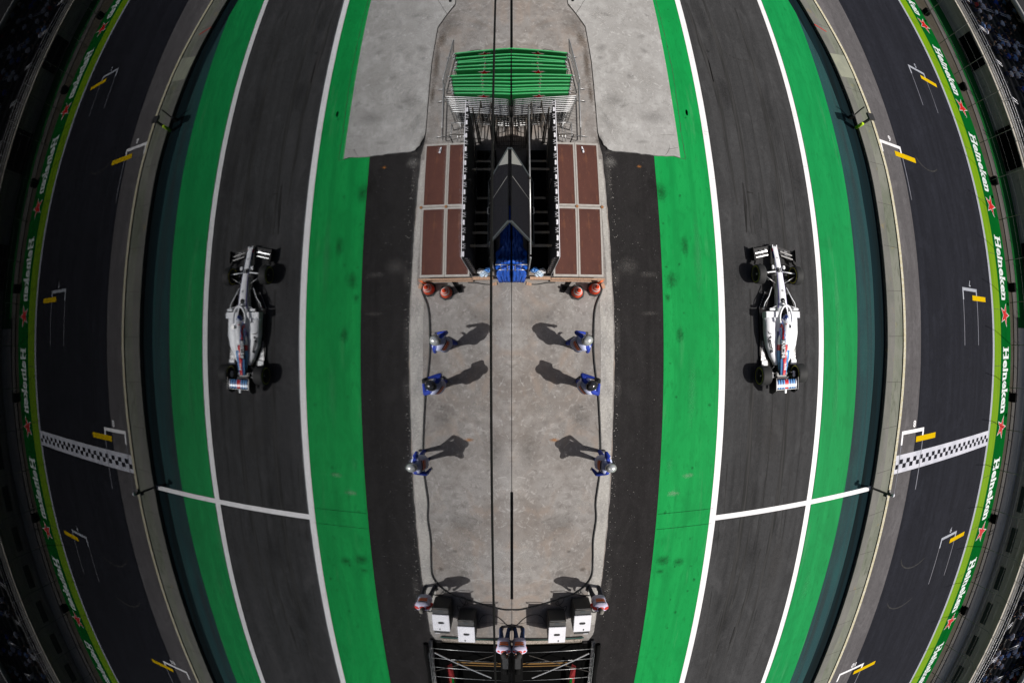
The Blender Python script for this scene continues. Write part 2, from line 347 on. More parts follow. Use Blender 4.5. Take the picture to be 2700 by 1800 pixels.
# ground under and behind the glass building
o = MB().box((-30, 0, -0.05), (60, 400, 0.1)).build('ground_behind', M['concrete']); o['kind'] = 'structure'; o.name = 'courtyard'

# painted markings: each a thin sheet of its own
def sheet(name, pts, m, z, kind='structure'):
    b = MB(); b.bm.faces.new([b.bm.verts.new((p[0], p[1], z)) for p in pts])
    o = b.build(name, m, normals=False)
    if o.data.polygons[0].normal.z < 0: o.data.flip_normals()
    o['kind'] = kind; return o
def rect(name, x0, y0, x1, y1, m, z): return sheet(name, [(x0, y0), (x1, y0), (x1, y1), (x0, y1)], m, z)
rect('pit_line', 7.14, -6.09, 15.14, -5.89, M['white_line'], 0.012)
rect('crossing_groove', 4.9, -5.615, 7.0, -5.605, M['matte_black'], 0.012)
rect('crossing_groove', 4.9, -6.195, 7.0, -6.185, M['matte_black'], 0.012)
# chequered start line
M['chequer'] = mat('chequer_white', (0.60, 0.60, 0.66), 0.7, spec=0.1, layers=[((1.2, 1.2, 1), (0.46, 0.47, 0.53), 0.42, 0.6, 0.8), ((14, 14, 3), (0.3, 0.3, 0.34), 0.62, 0.72, 0.6)])
b = MB([M['chequer'], M['track_asphalt']])
x0, x1, ya, yb = 16.44, 26.6, -5.62, -4.78
n = 36; dx = (x1-x0)/n; vy = [ya, ya+0.20, ya+0.41, ya+0.62, yb]
for i in range(n):
    for r in range(4):
        xx = x0+i*dx
        q = b.bm.faces.new([b.bm.verts.new(p) for p in [(xx, vy[r], .010), (xx+dx, vy[r], .010), (xx+dx, vy[r+1], .010), (xx, vy[r+1], .010)]])
        q.material_index = 1 if (r == 1 and i % 2 == 1) or (r == 2 and i % 2 == 0) else 0
o = b.build('start_line', normals=False); o['kind'] = 'structure'
def grid_box(xl, xr, yt, yend, num, bright=True):
    m = M['white_line'] if bright else M['dim_line']
    b = MB()
    def q(x0, y0, x1, y1): b.bm.faces.new([b.bm.verts.new(p) for p in [(x0, y0, .012), (x1, y0, .012), (x1, y1, .012), (x0, y1, .012)]])
    q(xl, yt-0.16, xr, yt); q(xl, yt-0.62, xl+0.12, yt-0.16); q(xr-0.12, yt-0.40, xr, yt-0.16)
    o = b.build('grid_box', m, normals=False); o['kind'] = 'structure'
    b = MB(); q2 = lambda x0, y0, x1, y1: b.bm.faces.new([b.bm.verts.new(p) for p in [(x0, y0, .011), (x1, y0, .011), (x1, y1, .011), (x0, y1, .011)]])
    q2(xl, yend, xl+0.06, yt-0.62); q2(xr-0.06, yend, xr, yt-0.4)
    o = b.build('grid_box_side', M['faint_line'], normals=False); o['kind'] = 'structure'
    rect('grid_bar', xr-0.62, yt-0.62, xr+1.15, yt-0.36, M['yellow'], 0.015)
    me = text_mesh(num, 0.42, 0.01); me.materials.append(m)
    t = bpy.data.objects.new('grid_number', me); COL.objects.link(t); t.location = ((xl+xr)/2+0.05, yt+0.26, 0.013); t.rotation_euler = (0, 0, PI); t['kind'] = 'structure'
grid_box(16.94, 18.8, -3.72, -6.7, '8')
grid_box(22.66, 24.47, 2.92, -0.02, '7', False)
grid_box(16.9, 18.6, 9.5, 6.74, '6')
grid_box(22.4, 24.1, 15.85, 13.05, '5', False)
grid_box(22.78, 24.56, -10.24, -13.1, '9', False)
grid_box(16.94, 18.85, -17.0, -20.5, '10')
# rubber left by tyres
M['skid'] = mat('tyre_rubber', G(0.013), 0.8, spec=0.1, layers=[((9, 0.7, 4), (0.03, 0.029, 0.029), 0.45, 0.6, 0.9)])
M['skid_soft'] = mat('tyre_rubber_soft', G(0.026), 0.8, spec=0.1, layers=[((12, 0.5, 4), (0.046, 0.045, 0.045), 0.42, 0.58, 0.95)])
def skid(pts, wd, m='skid', z=0.006):
    b = MB(); prev = None; n = len(pts)
    for i, (x, y) in enumerate(pts):
        d = Vector((pts[min(i+1, n-1)][0]-pts[max(0, i-1)][0], pts[min(i+1, n-1)][1]-pts[max(0, i-1)][1])).normalized()
        wq = wd*(0.35 if i in (0, n-1) else 1)
        cur = (b.bm.verts.new((x-d.y*wq/2, y+d.x*wq/2, z)), b.bm.verts.new((x+d.y*wq/2, y-d.x*wq/2, z)))
        if prev: b.bm.faces.new([prev[0], prev[1], cur[1], cur[0]])
        prev = cur
    o = b.build('tyre_mark', M[m], normals=False); o['kind'] = 'structure'
    for p in o.data.polygons:
        if p.normal.z < 0: o.data.flip_normals(); break
skid([(8.30, 5.9), (8.29, 5.0), (8.22, 4.0)], 0.13); skid([(8.95, 5.6), (8.94, 4.9), (8.9, 4.2)], 0.12, 'skid_soft')
skid([(8.42, 5.55), (8.7, 5.53)], 0.12)
skid([(8.70, -6.6), (8.68, -8.0), (8.55, -9.5), (8.32, -10.9)], 0.14, 'skid_soft'); skid([(9.35, -7.6), (9.2, -9.2), (9.05, -10.6), (8.8, -13.0)], 0.14, 'skid_soft')
skid([(7.45, 14.6), (7.62, 12.0), (7.9, 9.4), (7.85, 7.4), (7.95, 5.0)], 0.16, 'skid_soft')
skid([(8.9, -11.2), (8.85, -12.1)], 0.1); skid([(8.35, -11.9), (8.3, -12.4)], 0.08)
for cx, cy, rad, a0, a1 in [(9.4, 12.4, 1.0, 200, 330), (21, 9.6, 1.2, 200, 330), (20.4, -10.2, 1.5, 190, 320), (20.4, -12.6, 1.6, 200, 310), (8.9, 1.6, 0.8, 60, 120)]:
    skid([(cx+rad*math.cos(R(a)), cy+0.7*rad*math.sin(R(a))) for a in range(a0, a1, 12)], 0.07, 'skid_soft')
for pts, wd in [([(7.35, 15), (7.5, 12.5), (7.75, 10.0), (7.85, 8.0), (7.9, 5.5)], .07), ([(8.3, 16), (8.45, 12), (8.5, 8), (8.45, 4)], .2), ([(9.9, 15), (9.95, 9), (9.9, 2), (9.8, -5), (9.6, -12)], .22), ([(8.2, 2), (8.25, -3), (8.3, -8), (8.15, -14)], .22), ([(10.6, 12), (10.65, 3), (10.6, -6)], .05), ([(9.15, 16), (9.2, 6), (9.15, -4), (9.05, -15)], .04)]: skid(pts, wd, 'skid_soft', .0055)
for i in range(26):
    x = random.uniform(7.4, 11.0); y = random.uniform(-16, 16)
    skid([(x, y), (x+random.uniform(-.15, .15), y+random.uniform(.5, 3.5))], random.uniform(.05, .14), 'skid_soft')
# expansion cracks and stains on the concrete
M['crack'] = mat('crack_dirt', (0.045, 0.040, 0.036), 0.95)
M['stain'] = mat('earth_stain', (0.17, 0.145, 0.12), 0.95, layers=[((4, 4, 4), (0.30, 0.28, 0.26), 0.42, 0.55, 1.0), ((16, 16, 16), (0.09, 0.08, 0.07), 0.5, 0.65, 0.8)])
def crack(pts, wd=0.012, z=0.064, jit=0.012):
    out = []
    for (xa, ya), (xb, yb) in zip(pts, pts[1:]):
        k = max(2, int(math.hypot(xb-xa, yb-ya)/0.12))
        for i in range(k): out.append((xa+(xb-xa)*i/k+random.uniform(-jit, jit), ya+(yb-ya)*i/k+random.uniform(-jit, jit)))
    out.append(pts[-1])
    b = MB(); prev = None
    for i, (x, y) in enumerate(out):
        d = Vector((out[min(i+1, len(out)-1)][0]-out[max(0, i-1)][0], out[min(i+1, len(out)-1)][1]-out[max(0, i-1)][1])).normalized(); q = wd*random.uniform(.4, 1.2)/2
        cur = (b.bm.verts.new((x-d.y*q, y+d.x*q, z)), b.bm.verts.new((x+d.y*q, y-d.x*q, z)))
        if prev: b.bm.faces.new([prev[1], prev[0], cur[0], cur[1]])
        prev = cur
    o = b.build('crack', M['crack'], normals=False); o['kind'] = 'structure'
crack([(2.2, 13.45), (2.5, 12.95), (2.82, 12.2), (2.91, 10.4), (2.92, 7.4)], 0.016)
crack([(5.2, 7.4), (5.8, 7.45)], 0.014, 0.066); crack([(5.3, 6.6), (5.45, 6.85), (5.62, 6.9), (5.8, 6.95)], 0.014, 0.066); crack([(5.45, 6.85), (5.5, 7.05)], 0.012, 0.066)
crack([(2.5, 12.95), (2.95, 13.9)], 0.02, 0.066)
crack([(6.0, 14.6), (6.08, 10.5), (6.02, 7.6), (6.06, 6.6)], 0.018, 0.007); crack([(5.85, 6.55), (6.06, 6.55)], 0.018, 0.007)
crack([(0.02, -9.9), (0.5, -9.75), (1.1, -9.8)], 0.02)

def stain_mat(name, col, dens):
    m = bpy.data.materials.new(name); m.use_nodes = True; n = m.node_tree.nodes; l = m.node_tree.links; n.clear()
    out = n.new('ShaderNodeOutputMaterial'); mix = n.new('ShaderNodeMixShader'); tr = n.new('ShaderNodeBsdfTransparent'); df = n.new('ShaderNodeBsdfDiffuse')
    df.inputs[0].default_value = (*col, 1); tc = n.new('ShaderNodeTexCoord'); ln = n.new('ShaderNodeVectorMath'); ln.operation = 'LENGTH'
    l.new(tc.outputs['Object'], ln.inputs[0])
    ge = n.new('ShaderNodeNewGeometry'); no = n.new('ShaderNodeTexNoise'); no.inputs['Scale'].default_value = 14; no.inputs['Detail'].default_value = 10; no.inputs['Roughness'].default_value = .85
    l.new(ge.outputs['Position'], no.inputs['Vector'])
    m1 = n.new('ShaderNodeMath'); m1.operation = 'SUBTRACT'; m1.inputs[0].default_value = 1.0; l.new(ln.outputs['Value'], m1.inputs[1])
    m2 = n.new('ShaderNodeMath'); m2.operation = 'MULTIPLY_ADD'; m2.inputs[1].default_value = 5; m2.inputs[2].default_value = -2.75; l.new(no.outputs['Fac'], m2.inputs[0])
    m3 = n.new('ShaderNodeMath'); m3.operation = 'MULTIPLY_ADD'; m3.inputs[1].default_value = 1.6; l.new(m1.outputs[0], m3.inputs[0]); l.new(m2.outputs[0], m3.inputs[2])
    m4 = n.new('ShaderNodeMath'); m4.operation = 'MULTIPLY'; m4.use_clamp = True; m4.inputs[1].default_value = dens; l.new(m3.outputs[0], m4.inputs[0])
    m5 = n.new('ShaderNodeMath'); m5.operation = 'MULTIPLY'; m5.use_clamp = True; l.new(m4.outputs[0], m5.inputs[0])
    m6 = n.new('ShaderNodeMath'); m6.operation = 'MULTIPLY'; m6.use_clamp = True; m6.inputs[1].default_value = 3; l.new(m1.outputs[0], m6.inputs[0]); l.new(m6.outputs[0], m5.inputs[1])
    l.new(m5.outputs[0], mix.inputs[0]); l.new(tr.outputs[0], mix.inputs[1]); l.new(df.outputs[0], mix.inputs[2]); l.new(mix.outputs[0], out.inputs[0])
    return m
SM = {'oil': stain_mat('oil_spots', G(.014), .28), 'soot': stain_mat('soot', (.07, .065, .06), .16), 'earth': stain_mat('earth', (.12, .095, .075), .42), 'pale': stain_mat('pale_scuff', (.20, .19, .18), .14), 'rust': stain_mat('rust', (.40, .17, .05), .45), 'chalk': stain_mat('chalk', (.45, .44, .42), .16), 'gpale': stain_mat('green_scuff', (.06, .40, .14), .25), 'rub': stain_mat('rubber_haze', G(.02), .14)}
st_me = bpy.data.meshes.new('stain'); st_me.from_pydata([(math.cos(2*PI*k/16), math.sin(2*PI*k/16), 0) for k in range(16)], [], [list(range(16))])
zi = 0
def stain(x, y, sx_, sy_, m, z, rz=0):
    global zi
    zi += 1; me = st_me.copy(); me.materials.append(SM[m]); o = bpy.data.objects.new('stain', me); COL.objects.link(o)
    o.location = (x, y, z+(zi % 7)*.0006); o.scale = (sx_, sy_, 1); o.rotation_euler = (0, 0, rz); o['kind'] = 'structure'
ZC = 0.0665; ZS = .068
for a in [(2.30, 12.3, .55, .9, 'soot', ZC), (1.2, 12.3, .45, .5, 'soot', ZC, .5), (2.73, 10.3, .17, 1.7, 'earth', ZC), (2.78, 8.9, .12, .7, 'earth', ZC), (2.6, 11.6, .25, .6, 'earth', ZC), (1.32, -2.88, .20, .10, 'rust', ZC), (2.4, -7.54, .14, .12, 'earth', ZC),
          (.5, -3.2, .5, .9, 'soot', ZC), (1.6, -5.8, .8, .6, 'soot', ZC), (.9, .9, .7, .5, 'soot', ZC), (2.1, -2.2, .5, .6, 'soot', ZC), (.4, -7.0, .5, 1.0, 'chalk', ZC), (1.5, -7.2, .6, .4, 'chalk', ZC), (.35, .5, .3, .3, 'chalk', ZC), (2.3, -5.0, .4, .5, 'chalk', ZC), (1.0, -1.9, .5, .4, 'chalk', ZC), (1.9, -6.8, .12, .1, 'oil', ZC),
          (5.04, 1.61, .14, .2, 'oil', .011), (5.45, .4, .2, .35, 'oil', .011), (5.29, -7.45, .35, .3, 'oil', .011), (5.9, -7.6, .3, .25, 'oil', .011), (5.74, 3.36, .2, .5, 'oil', .011), (5.22, -7.9, .2, .15, 'oil', .011), (5.2, 2.2, .3, .4, 'oil', .011), (5.0, 5.2, .3, .5, 'oil', .011), (5.4, -4.9, .3, .15, 'chalk', .011), (5.9, -4.3, .3, .12, 'chalk', .011), (5.2, -3.9, .15, .4, 'gpale', .011), (5.9, -1.5, .2, 1.6, 'gpale', .011), (6.2, 3.0, .2, 2.0, 'gpale', .011), (12.3, -2.2, .25, 1.6, 'gpale', .012), (12.4, 1.2, .2, 2.0, 'gpale', .012), (12.2, -10, .3, 1.2, 'gpale', .012),
          (4.11, 4.48, .5, .6, 'rub', .006), (4.65, 5.5, .22, .3, 'rub', .006), (4.4, 2.35, .45, .14, 'pale', .006), (4.4, 1.09, .45, .1, 'pale', .006), (3.37, -8.4, .16, .8, 'pale', .006), (3.3, 2.2, .18, .4, 'pale', .006), (3.2, 5.6, .15, 1.2, 'pale', .006), (3.32, .4, .14, .8, 'pale', .006), (3.35, -1.3, .15, .6, 'pale', .006), (3.3, 6.2, .3, .3, 'chalk', .006), (3.7, 2.6, .5, .4, 'pale', .006), (4.3, 6.1, .12, .08, 'rust', .006),
          (4.33, 9.88, .22, .25, 'soot', ZS), (2.98, 7.0, .2, .3, 'oil', ZS), (3.25, 6.55, .25, .1, 'pale', .006), (3.6, 8.7, .6, .4, 'soot', ZS), (5.0, 8.1, .8, .4, 'soot', ZS), (3.9, 13.2, 1.2, .6, 'chalk', ZS), (4.9, 9.7, .6, .9, 'chalk', ZS), (3.5, 7.5, .4, .5, 'chalk', ZS), (7.85, 11.8, .12, .12, 'oil', .008), (9.2, -3.0, .9, 1.6, 'soot', .007), (8.2, 9.5, .4, 1.5, 'rub', .008), (10.2, -8.5, .5, 1.8, 'soot', .007)]: stain(*a)
o = MB().lathe([(0, 0), (1, 0)], seg=20).build('oil_spot', M['crack'], loc=(6.37, 8.52, .0125), normals=False); o.scale = (.045, .13, 1); o['kind'] = 'structure'
for i in range(26):
    z0 = .011; x, y = random.uniform(4.95, 6.7), random.uniform(-12, 14); stain(x, y, random.uniform(.04, .1), random.uniform(.04, .12), 'oil', z0)
for i in range(20): stain(random.uniform(.1, 2.7), random.uniform(-10, 1.5), random.uniform(.08, .3), random.uniform(.08, .3), random.choice(['soot', 'chalk', 'chalk']), ZC, random.uniform(0, 3))
for i in range(22): stain(random.uniform(3.2, 5.6), random.uniform(7, 14), random.uniform(.1, .5), random.uniform(.1, .4), random.choice(['soot', 'chalk']), ZS, random.uniform(0, 3))
for i in range(22): stain(random.uniform(7.3, 11.1), random.uniform(-14, 14), random.uniform(.1, .5), random.uniform(.4, 2.2), 'rub', .008)
stone_b = MB()
# loose grit by the kerb
for i in range(160):
    x = 3.22+abs(random.gauss(0, .09)); y = random.uniform(-10, 6.3); r = random.uniform(.006, .016); stone_b.ball((x, y, r*.5), (r, r, r*.6), 5)
for i in range(60):
    x = random.uniform(3.3, 4.8); y = random.uniform(-12, 6.3); r = random.uniform(.005, .012); stone_b.ball((x, y, r*.5), (r, r, r*.6), 5)
o = stone_b.build('grit', M['edge_conc']); tag(o, kind='stuff'); o['label'] = 'pale grit scattered over the asphalt strip beside the kerb'

# ------------------------------------------------------------------ the glass building that mirrors the pit lane
def facade_glass():
    m = bpy.data.materials.new('coated_glass'); m.use_nodes = True
    n = m.node_tree.nodes; l = m.node_tree.links; n.clear()
    out = n.new('ShaderNodeOutputMaterial'); mix = n.new('ShaderNodeMixShader')
    gl = n.new('ShaderNodeBsdfGlossy'); gl.inputs['Roughness'].default_value = 0.0; gl.inputs['Color'].default_value = (0.93, 0.95, 0.98, 1)
    tr = n.new('ShaderNodeBsdfTransparent'); tr.inputs['Color'].default_value = (0.75, 0.77, 0.78, 1)
    lw = n.new('ShaderNodeLayerWeight'); lw.inputs['Blend'].default_value = 0.5
    rp = n.new('ShaderNodeValToRGB'); cr = rp.color_ramp
    cr.elements[0].position = 0.0; cr.elements[0].color = (*G(0.04), 1)
    cr.elements[1].position = 1.0; cr.elements[1].color = (*G(1.0), 1)
    for p, v in FAC: e = cr.elements.new(p); e.color = (*G(v), 1)
    l.new(lw.outputs['Facing'], rp.inputs['Fac']); l.new(rp.outputs['Color'], mix.inputs['Fac'])
    l.new(tr.outputs[0], mix.inputs[1]); l.new(gl.outputs[0], mix.inputs[2]); l.new(mix.outputs[0], out.inputs[0])
    return m
FAC = [(0.09, 0.05), (0.134, 0.06), (0.257, 0.10), (0.384, 0.18), (0.625, 0.31), (0.86, 0.62)]
M['facade'] = facade_glass()
M['interior'] = mat('dark_interior', (0.002, 0.002, 0.0022), 0.95, spec=0.0)
M['mullion'] = mat('black_gasket', G(0.006), 0.9, spec=0.1)
bld = thing('glass_building', 'dark mirror-glass building reflecting the whole pit lane, filling the left half', 'building')
MB().box((-0.02, 0, 15.0), (0.02, 120, 30)).build('glass_wall', M['facade'], bld)
MB().box((-4.0, 0, 15.0), (0.2, 120, 30)).build('interior_wall', M['interior'], bld)
for zf in (0.06, 3.9, 7.7, 11.5): MB().box((-2.1, 0, zf), (3.7, 120, 0.1)).build('floor_slab', M['interior'], bld)
for z0, z1 in [(12.0, 12.095)]:
    MB().box((-0.0085, 0, (z0+z1)/2), (0.006, 110, z1-z0)).build('glazing_bar', M['mullion'], bld)
# open top-hung sash
sash = MB()
tp = [(0.02, 2.78, 4.45), (0.02, 4.58, 4.45)]; bt = [(0.60, 2.78, 2.1), (0.60, 4.58, 2.1)]
P = lambda u_, v_: Vector(tp[0]).lerp(Vector(tp[1]), u_).lerp(Vector(bt[0]).lerp(Vector(bt[1]), u_), v_)
for a, c in [((0, 1), (1, 1)), ((0, 0), (0, 1)), ((1, 0), (1, 1))]:
    pa, pb = P(*a), P(*c); d = (pb-pa); sash.box((pa+pb)/2, (0.05, 0.05, d.length+0.05) if abs(d.y) < 0.1 else (0.05, d.length, 0.05), rot=(0, math.atan2(d.x, d.z), 0) if abs(d.y) < 0.1 else None)
M['sash_grey'] = mat('sash_grey', (0.050, 0.058, 0.062), 0.6, spec=0.2)
M['gusset'] = mat('gusset_grey', (0.20, 0.20, 0.19), 0.7)
MB().tube([P(0, 0), P(1, 0)], 0.012, 6).build('hinge_rail', M['matte_black'], bld)
ws = sash.build('open_window', M['sash_grey'], bld)
sg = MB(); n_ = Vector((1.8, 0, 0.51)).normalized()
sg.poly3([P(0.02, 0.02), P(0.98, 0.02), P(0.98, 0.98), P(0.02, 0.98)], n_, 0.008)
def tint():
    m = bpy.data.materials.new('tinted_pane'); m.use_nodes = True; n = m.node_tree.nodes; l = m.node_tree.links; n.clear()
    out = n.new('ShaderNodeOutputMaterial'); mix = n.new('ShaderNodeMixShader'); mix.inputs[0].default_value = 0.55
    tr = n.new('ShaderNodeBsdfTransparent'); tr.inputs[0].default_value = (0.35, 0.35, 0.38, 1)
    gl = n.new('ShaderNodeBsdfDiffuse'); gl.inputs[0].default_value = (0.022, 0.022, 0.026, 1)
    l.new(tr.outputs[0], mix.inputs[1]); l.new(gl.outputs[0], mix.inputs[2]); l.new(mix.outputs[0], out.inputs[0]); return m
M['tint'] = tint()
sg.build('pane', M['tint'], ws)
MB().poly3([P(1.0, 0.0)+n_*.012, P(1.0, .46)+n_*.012, P(.78, 0.0)+n_*.012], n_, 0.004).build('corner_plate', M['gusset'], ws)
MB().tube([P(.62, .03)+n_*.012, P(.62, .95)+n_*.012], .006, 5).build('glazing_bar', M['gusset'], ws)
MB().tube([P(0.5, 0.9)+Vector((0.03, -0.1, 0)), P(0.5, 0.9)+Vector((0.07, -0.08, 0)), P(0.5, 0.9)+Vector((0.07, 0.08, 0)), P(0.5, 0.9)+Vector((0.03, 0.1, 0))], 0.012).build('window_handle', M['steel'], ws)

# ------------------------------------------------------------------ pit wall
b = MB([M['wall_face'], M['cream'], M['wall_inner']])
ysw = [-95, -60, -40] + [i for i in range(-36, 37, 1)] + [45, 60, 95]
H_ = 0.18; WW = 1.32
rings = []
for y in ysw:
    x = wx(y); q = 0.5+0.06*math.sin(y*0.9)
    rings.append([(x, y, 0), (x, y, H_-0.02), (x+0.02, y, H_), (x+q, y, H_), (x+WW-0.19, y, H_), (x+WW-0.18, y, H_+0.05), (x+WW-0.01, y, H_+0.05), (x+WW, y, H_+0.04), (x+WW, y, 0)])
b.loft(rings, smooth=False)
for f in b.bm.faces:
    c = f.calc_center_median(); d_ = c.x-wx(c.y)
    f.material_index = 1 if d_ > WW-0.17 and c.z > 0.1 else (2 if d_ < 0.52 else 0)
pw = b.build('pit_wall'); tag(pw, 'long low stained concrete wall with a cream outer edge between pit lane and track', 'wall')
MB().box((wx(13.1)+0.58, 13.15, H_+0.001), (1.08, 1.35, 0.006), rot=(0, 0, 0.2)).build('painted_lit_patch', M['wall_pale'], pw)  # lit area of the wall top, painted as a paler sheet
for k in range(-20, 21):
    yj = k*1.9+0.4
    MB().box((wx(yj)+0.6, yj, H_), (1.02, 0.015, 0.005), rot=(0, 0, random.uniform(-.05, .05))).build('wall_joint', M['crack'], pw)
MB().box((wx(15.4)+0.35, 15.35, H_), (0.75, 0.06, 0.008), rot=(0, 0, -0.3)).build('red_stripe', M['red'], pw)
# things on the pit wall
t = thing('signal_post', 'black signal panel with a lime green tube standing against the pit wall', 'signal', (15.3, 9.65, 0))
MB().box((-0.03, 0.0, 0.62), (0.12, 0.07, 1.24)).box((0.05, 0.12, 1.2), (0.5, 0.32, 0.10), rot=(0, 0.15, 0.2)).build('black_panel', M['black'], t)
MB().tube([(-0.13, -0.06, 0.12), (-0.13, -0.06, 0.72)], 0.075, 12).build('lime_tube', M['neon'], t)
MB().tube([(-0.2, 0.5, 0.3), (-0.12, 0.6, 0.75), (-0.1, 0.62, 1.1)], 0.03).box((-0.3, 0.45, 0.2), (0.2, 0.12, 0.4)).build('bracket', M['black'], t)
t = thing('timing_post', 'thin black post with white lamp at the pit wall where the white line ends', 'post', (15.14, -5.97, 0))
MB().box((0, 0, 0.7), (0.07, 0.07, 1.4)).box((0.0, 0.1, 1.25), (0.09, 0.16, 0.12)).box((0, -0.09, 1.05), (0.05, 0.1, 0.25)).build('pole', M['black'], t)
MB().ball((0.08, 0, 1.47), 0.09, 10).build('lamp', M['case_white'], t)

# ------------------------------------------------------------------ advertising wall, fence
adw = strip('painted_verge', M['board_green'], bx, lambda y: bx(y)*1.0+1.72, 0.008)
wm = text_mesh('Heineken', 1.5, 0.052, 1.06)
wxs = [v.co.x for v in wm.vertices]; L0 = max(wxs)-min(wxs); sx = 3.75/L0
cxm = (max(wxs)+min(wxs))/2; cym = (max(v.co.y for v in wm.vertices)+min(v.co.y for v in wm.vertices))/2
def word(yc):
    me = wm.copy(); me.materials.clear(); me.materials.append(M['white'])
    for v in me.vertices:
        y = yc - (v.co.x-cxm)*sx
        v.co = (bx(y)+0.84 + (v.co.y-cym)*0.82, y, 0.016)
    me.update(); o = bpy.data.objects.new('painted_lettering', me); COL.objects.link(o); o['kind'] = 'structure'
    bb = MB(); yl = yc+1.875
    for f, zz, ww in [(.03, 0, .40), (.11, 0, .40), (.03, 1, .40), (.11, 1, .40), (.335, 0, .28), (.39, 0, .28), (.47, 0, .24), (.655, 0, .26), (.655, 1, .2), (.885, 0, .24), (.965, 0, .24), (.335, .78, .18), (.39, .72, .18), (.885, .72, .18)]:
        yy = yl-f*3.75; xx = bx(yy)+0.84+(-0.53+zz*1.06)*0.80
        bb.bm.faces.new([bb.bm.verts.new(p) for p in [(xx-.045, yy-ww/2, .0162), (xx+.045, yy-ww/2, .0162), (xx+.045, yy+ww/2, .0162), (xx-.045, yy+ww/2, .0162)]])
    o2 = bb.build('painted_serif', M['white'], normals=False); o2['kind'] = 'structure'
    bb = MB(); bb.lathe([(0.075, 0), (0.12, 0)], (bx(yl-3.95)+1.45, yl-3.95, 0.016), 14); o2 = bb.build('painted_ring', M['white'], normals=False); o2['kind'] = 'structure'
def star_pts(r, ri): return [((r if i % 2 == 0 else ri)*math.sin(PI*i/5), (r if i % 2 == 0 else ri)*math.cos(PI*i/5)) for i in range(10)]
def star(yc):
    for r, m, z_ in ((0.78, 'white', 0.014), (0.67, 'red', 0.019)):
        sheet('painted_star', [(bx(yc)+0.80+p[1], yc-p[0]*0.95) for p in star_pts(r, r*0.38)], M[m], z_)
for k in range(-6, 7):
    ys_ = 1.7 + k*6.55; star(ys_); word(ys_+2.75)
for k in range(-12, 13):
    rect('panel_joint', bx(k*3.2-1.2)-1.0, k*3.2-1.21, bx(k*3.2-1.2)-0.02, k*3.2-1.19, M['crack'], 0.012)
cf = thing('catch_fence', 'tall catch fence of bent grey posts along the outer side of the green lettered strip', 'fence')
M['post_grey'] = mat('post_grey', (0.20, 0.20, 0.20), 0.6)
for k in range(-15, 17):
    yp = -0.05 + k*2.53; x = bx(yp)+1.85
    MB().tube([(x, yp, 0), (x, yp, 3.45), (x-0.12, yp-0.02, 3.75), (x-0.55, yp-0.05, 4.75)], [0.024, 0.02, 0.018, 0.018], 5).build('post', M['post_grey'], cf)
for zc in (1.3, 2.0, 2.7, 3.4):
    MB().tube([(bx(y)+1.8, y, zc) for y in range(-36, 38, 4)], 0.006, 4).build('cable', M['post_grey'], cf)
boxp = None
for i, yb in enumerate((-16.5, -10.2, -3.0, 3.2, 9.5, 15.8, 21.8)):
    if boxp is None:
        boxp = MB().box((0, 0, 0.25), (0.34, 0.55, 0.5), bevel=0.03).box((0.0, 0.18, 0.52), (0.12, 0.05, 0.04)).build('black_box', M['matte_black'])
        q = boxp
    else: q = copy_tree(boxp)
    q.location = (bx(yb)+2.12, yb*1.06, 0)
    tag(q, 'black box standing at the foot of the catch fence beside the green lettered strip', 'box', 'black boxes along the catch fence')

# ------------------------------------------------------------------ grandstands
def grandstand(name, label, y0, y1, wh, gap=None):
    t = thing(name, label, 'grandstand', (33.1, (y0+y1)/2, 0)); L = y1-y0; hy = L/2
    MB().box((0.15, 0, wh/2), (0.3, L, wh)).box((-0.03, 0, wh-0.09), (0.1, L, 0.18)).box((-0.02, 0, 0.25), (0.06, L, 0.08)).build('front_wall', M['stand_conc_lifted'], t)
    tb = MB(); nrow = 16
    for i in range(nrow):
        tb.box((1.9+i*0.8+0.4, 0, (wh+0.35*(i+1))/2), (0.8, L, wh+0.35*(i+1)))
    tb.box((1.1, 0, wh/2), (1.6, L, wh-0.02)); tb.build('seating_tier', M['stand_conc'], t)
    rb = MB()
    for zz in (0.25, 0.5, 0.75, 1.0): rb.tube([(0.12, -hy, wh+zz), (0.12, hy, wh+zz)], 0.02, 5)
    k = -hy+0.3
    while k < hy:
        rb.tube([(0.12, k, wh), (0.12, k, wh+1.0)], 0.02, 5); k += 1.5
    rb.build('railing', M['rail'], t)
    yc0 = (y0+y1)/2
    for k in range(9):
        yk = (13 + k*3.1)*(-1 if y0 < 0 else 1) - yc0
        MB().tube([(0.0, yk, wh+1.0), (0.0, yk, wh+1.08), (1.0, yk, wh+1.12), (1.0, yk+0.24, wh+1.12), (0.0, yk+0.24, wh+1.08), (0.0, yk+0.24, wh+1.0)], 0.035, 5).build('handrail', M['rail'], t)
        for r in (1, 4, 7):
            yq = yk+r*0.05; zq = wh+0.35*r+1.15
            MB().tube([(1.9+r*0.8, yq, zq), (3.3+r*0.8, yq, zq+0.6), (3.3+r*0.8, yq+0.22, zq+0.6), (1.9+r*0.8, yq+0.22, zq)], 0.035, 5).build('handrail', M['rail'], t)
    MB().box((11.9, 0, 9.55), (13.2, L, 0.15), rot=(0, -0.415, 0)).build('roof', M['roof'], t)
    MB().tube([(5.9, -hy, 6.75), (5.9, hy, 6.75)], 0.35, 12).build('roof_beam', M['beam'], t)
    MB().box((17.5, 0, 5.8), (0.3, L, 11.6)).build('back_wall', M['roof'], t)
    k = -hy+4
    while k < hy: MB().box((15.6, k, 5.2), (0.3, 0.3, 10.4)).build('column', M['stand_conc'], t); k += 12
    return t
gs1 = grandstand('grandstand', 'shaded grandstand with dark windows in its front wall, at the lower right', -70, 1.0, 2.75)
gs2 = grandstand('grandstand', 'shaded grandstand behind the dark green carpet, at the upper right', 1.0, 70, 1.95)
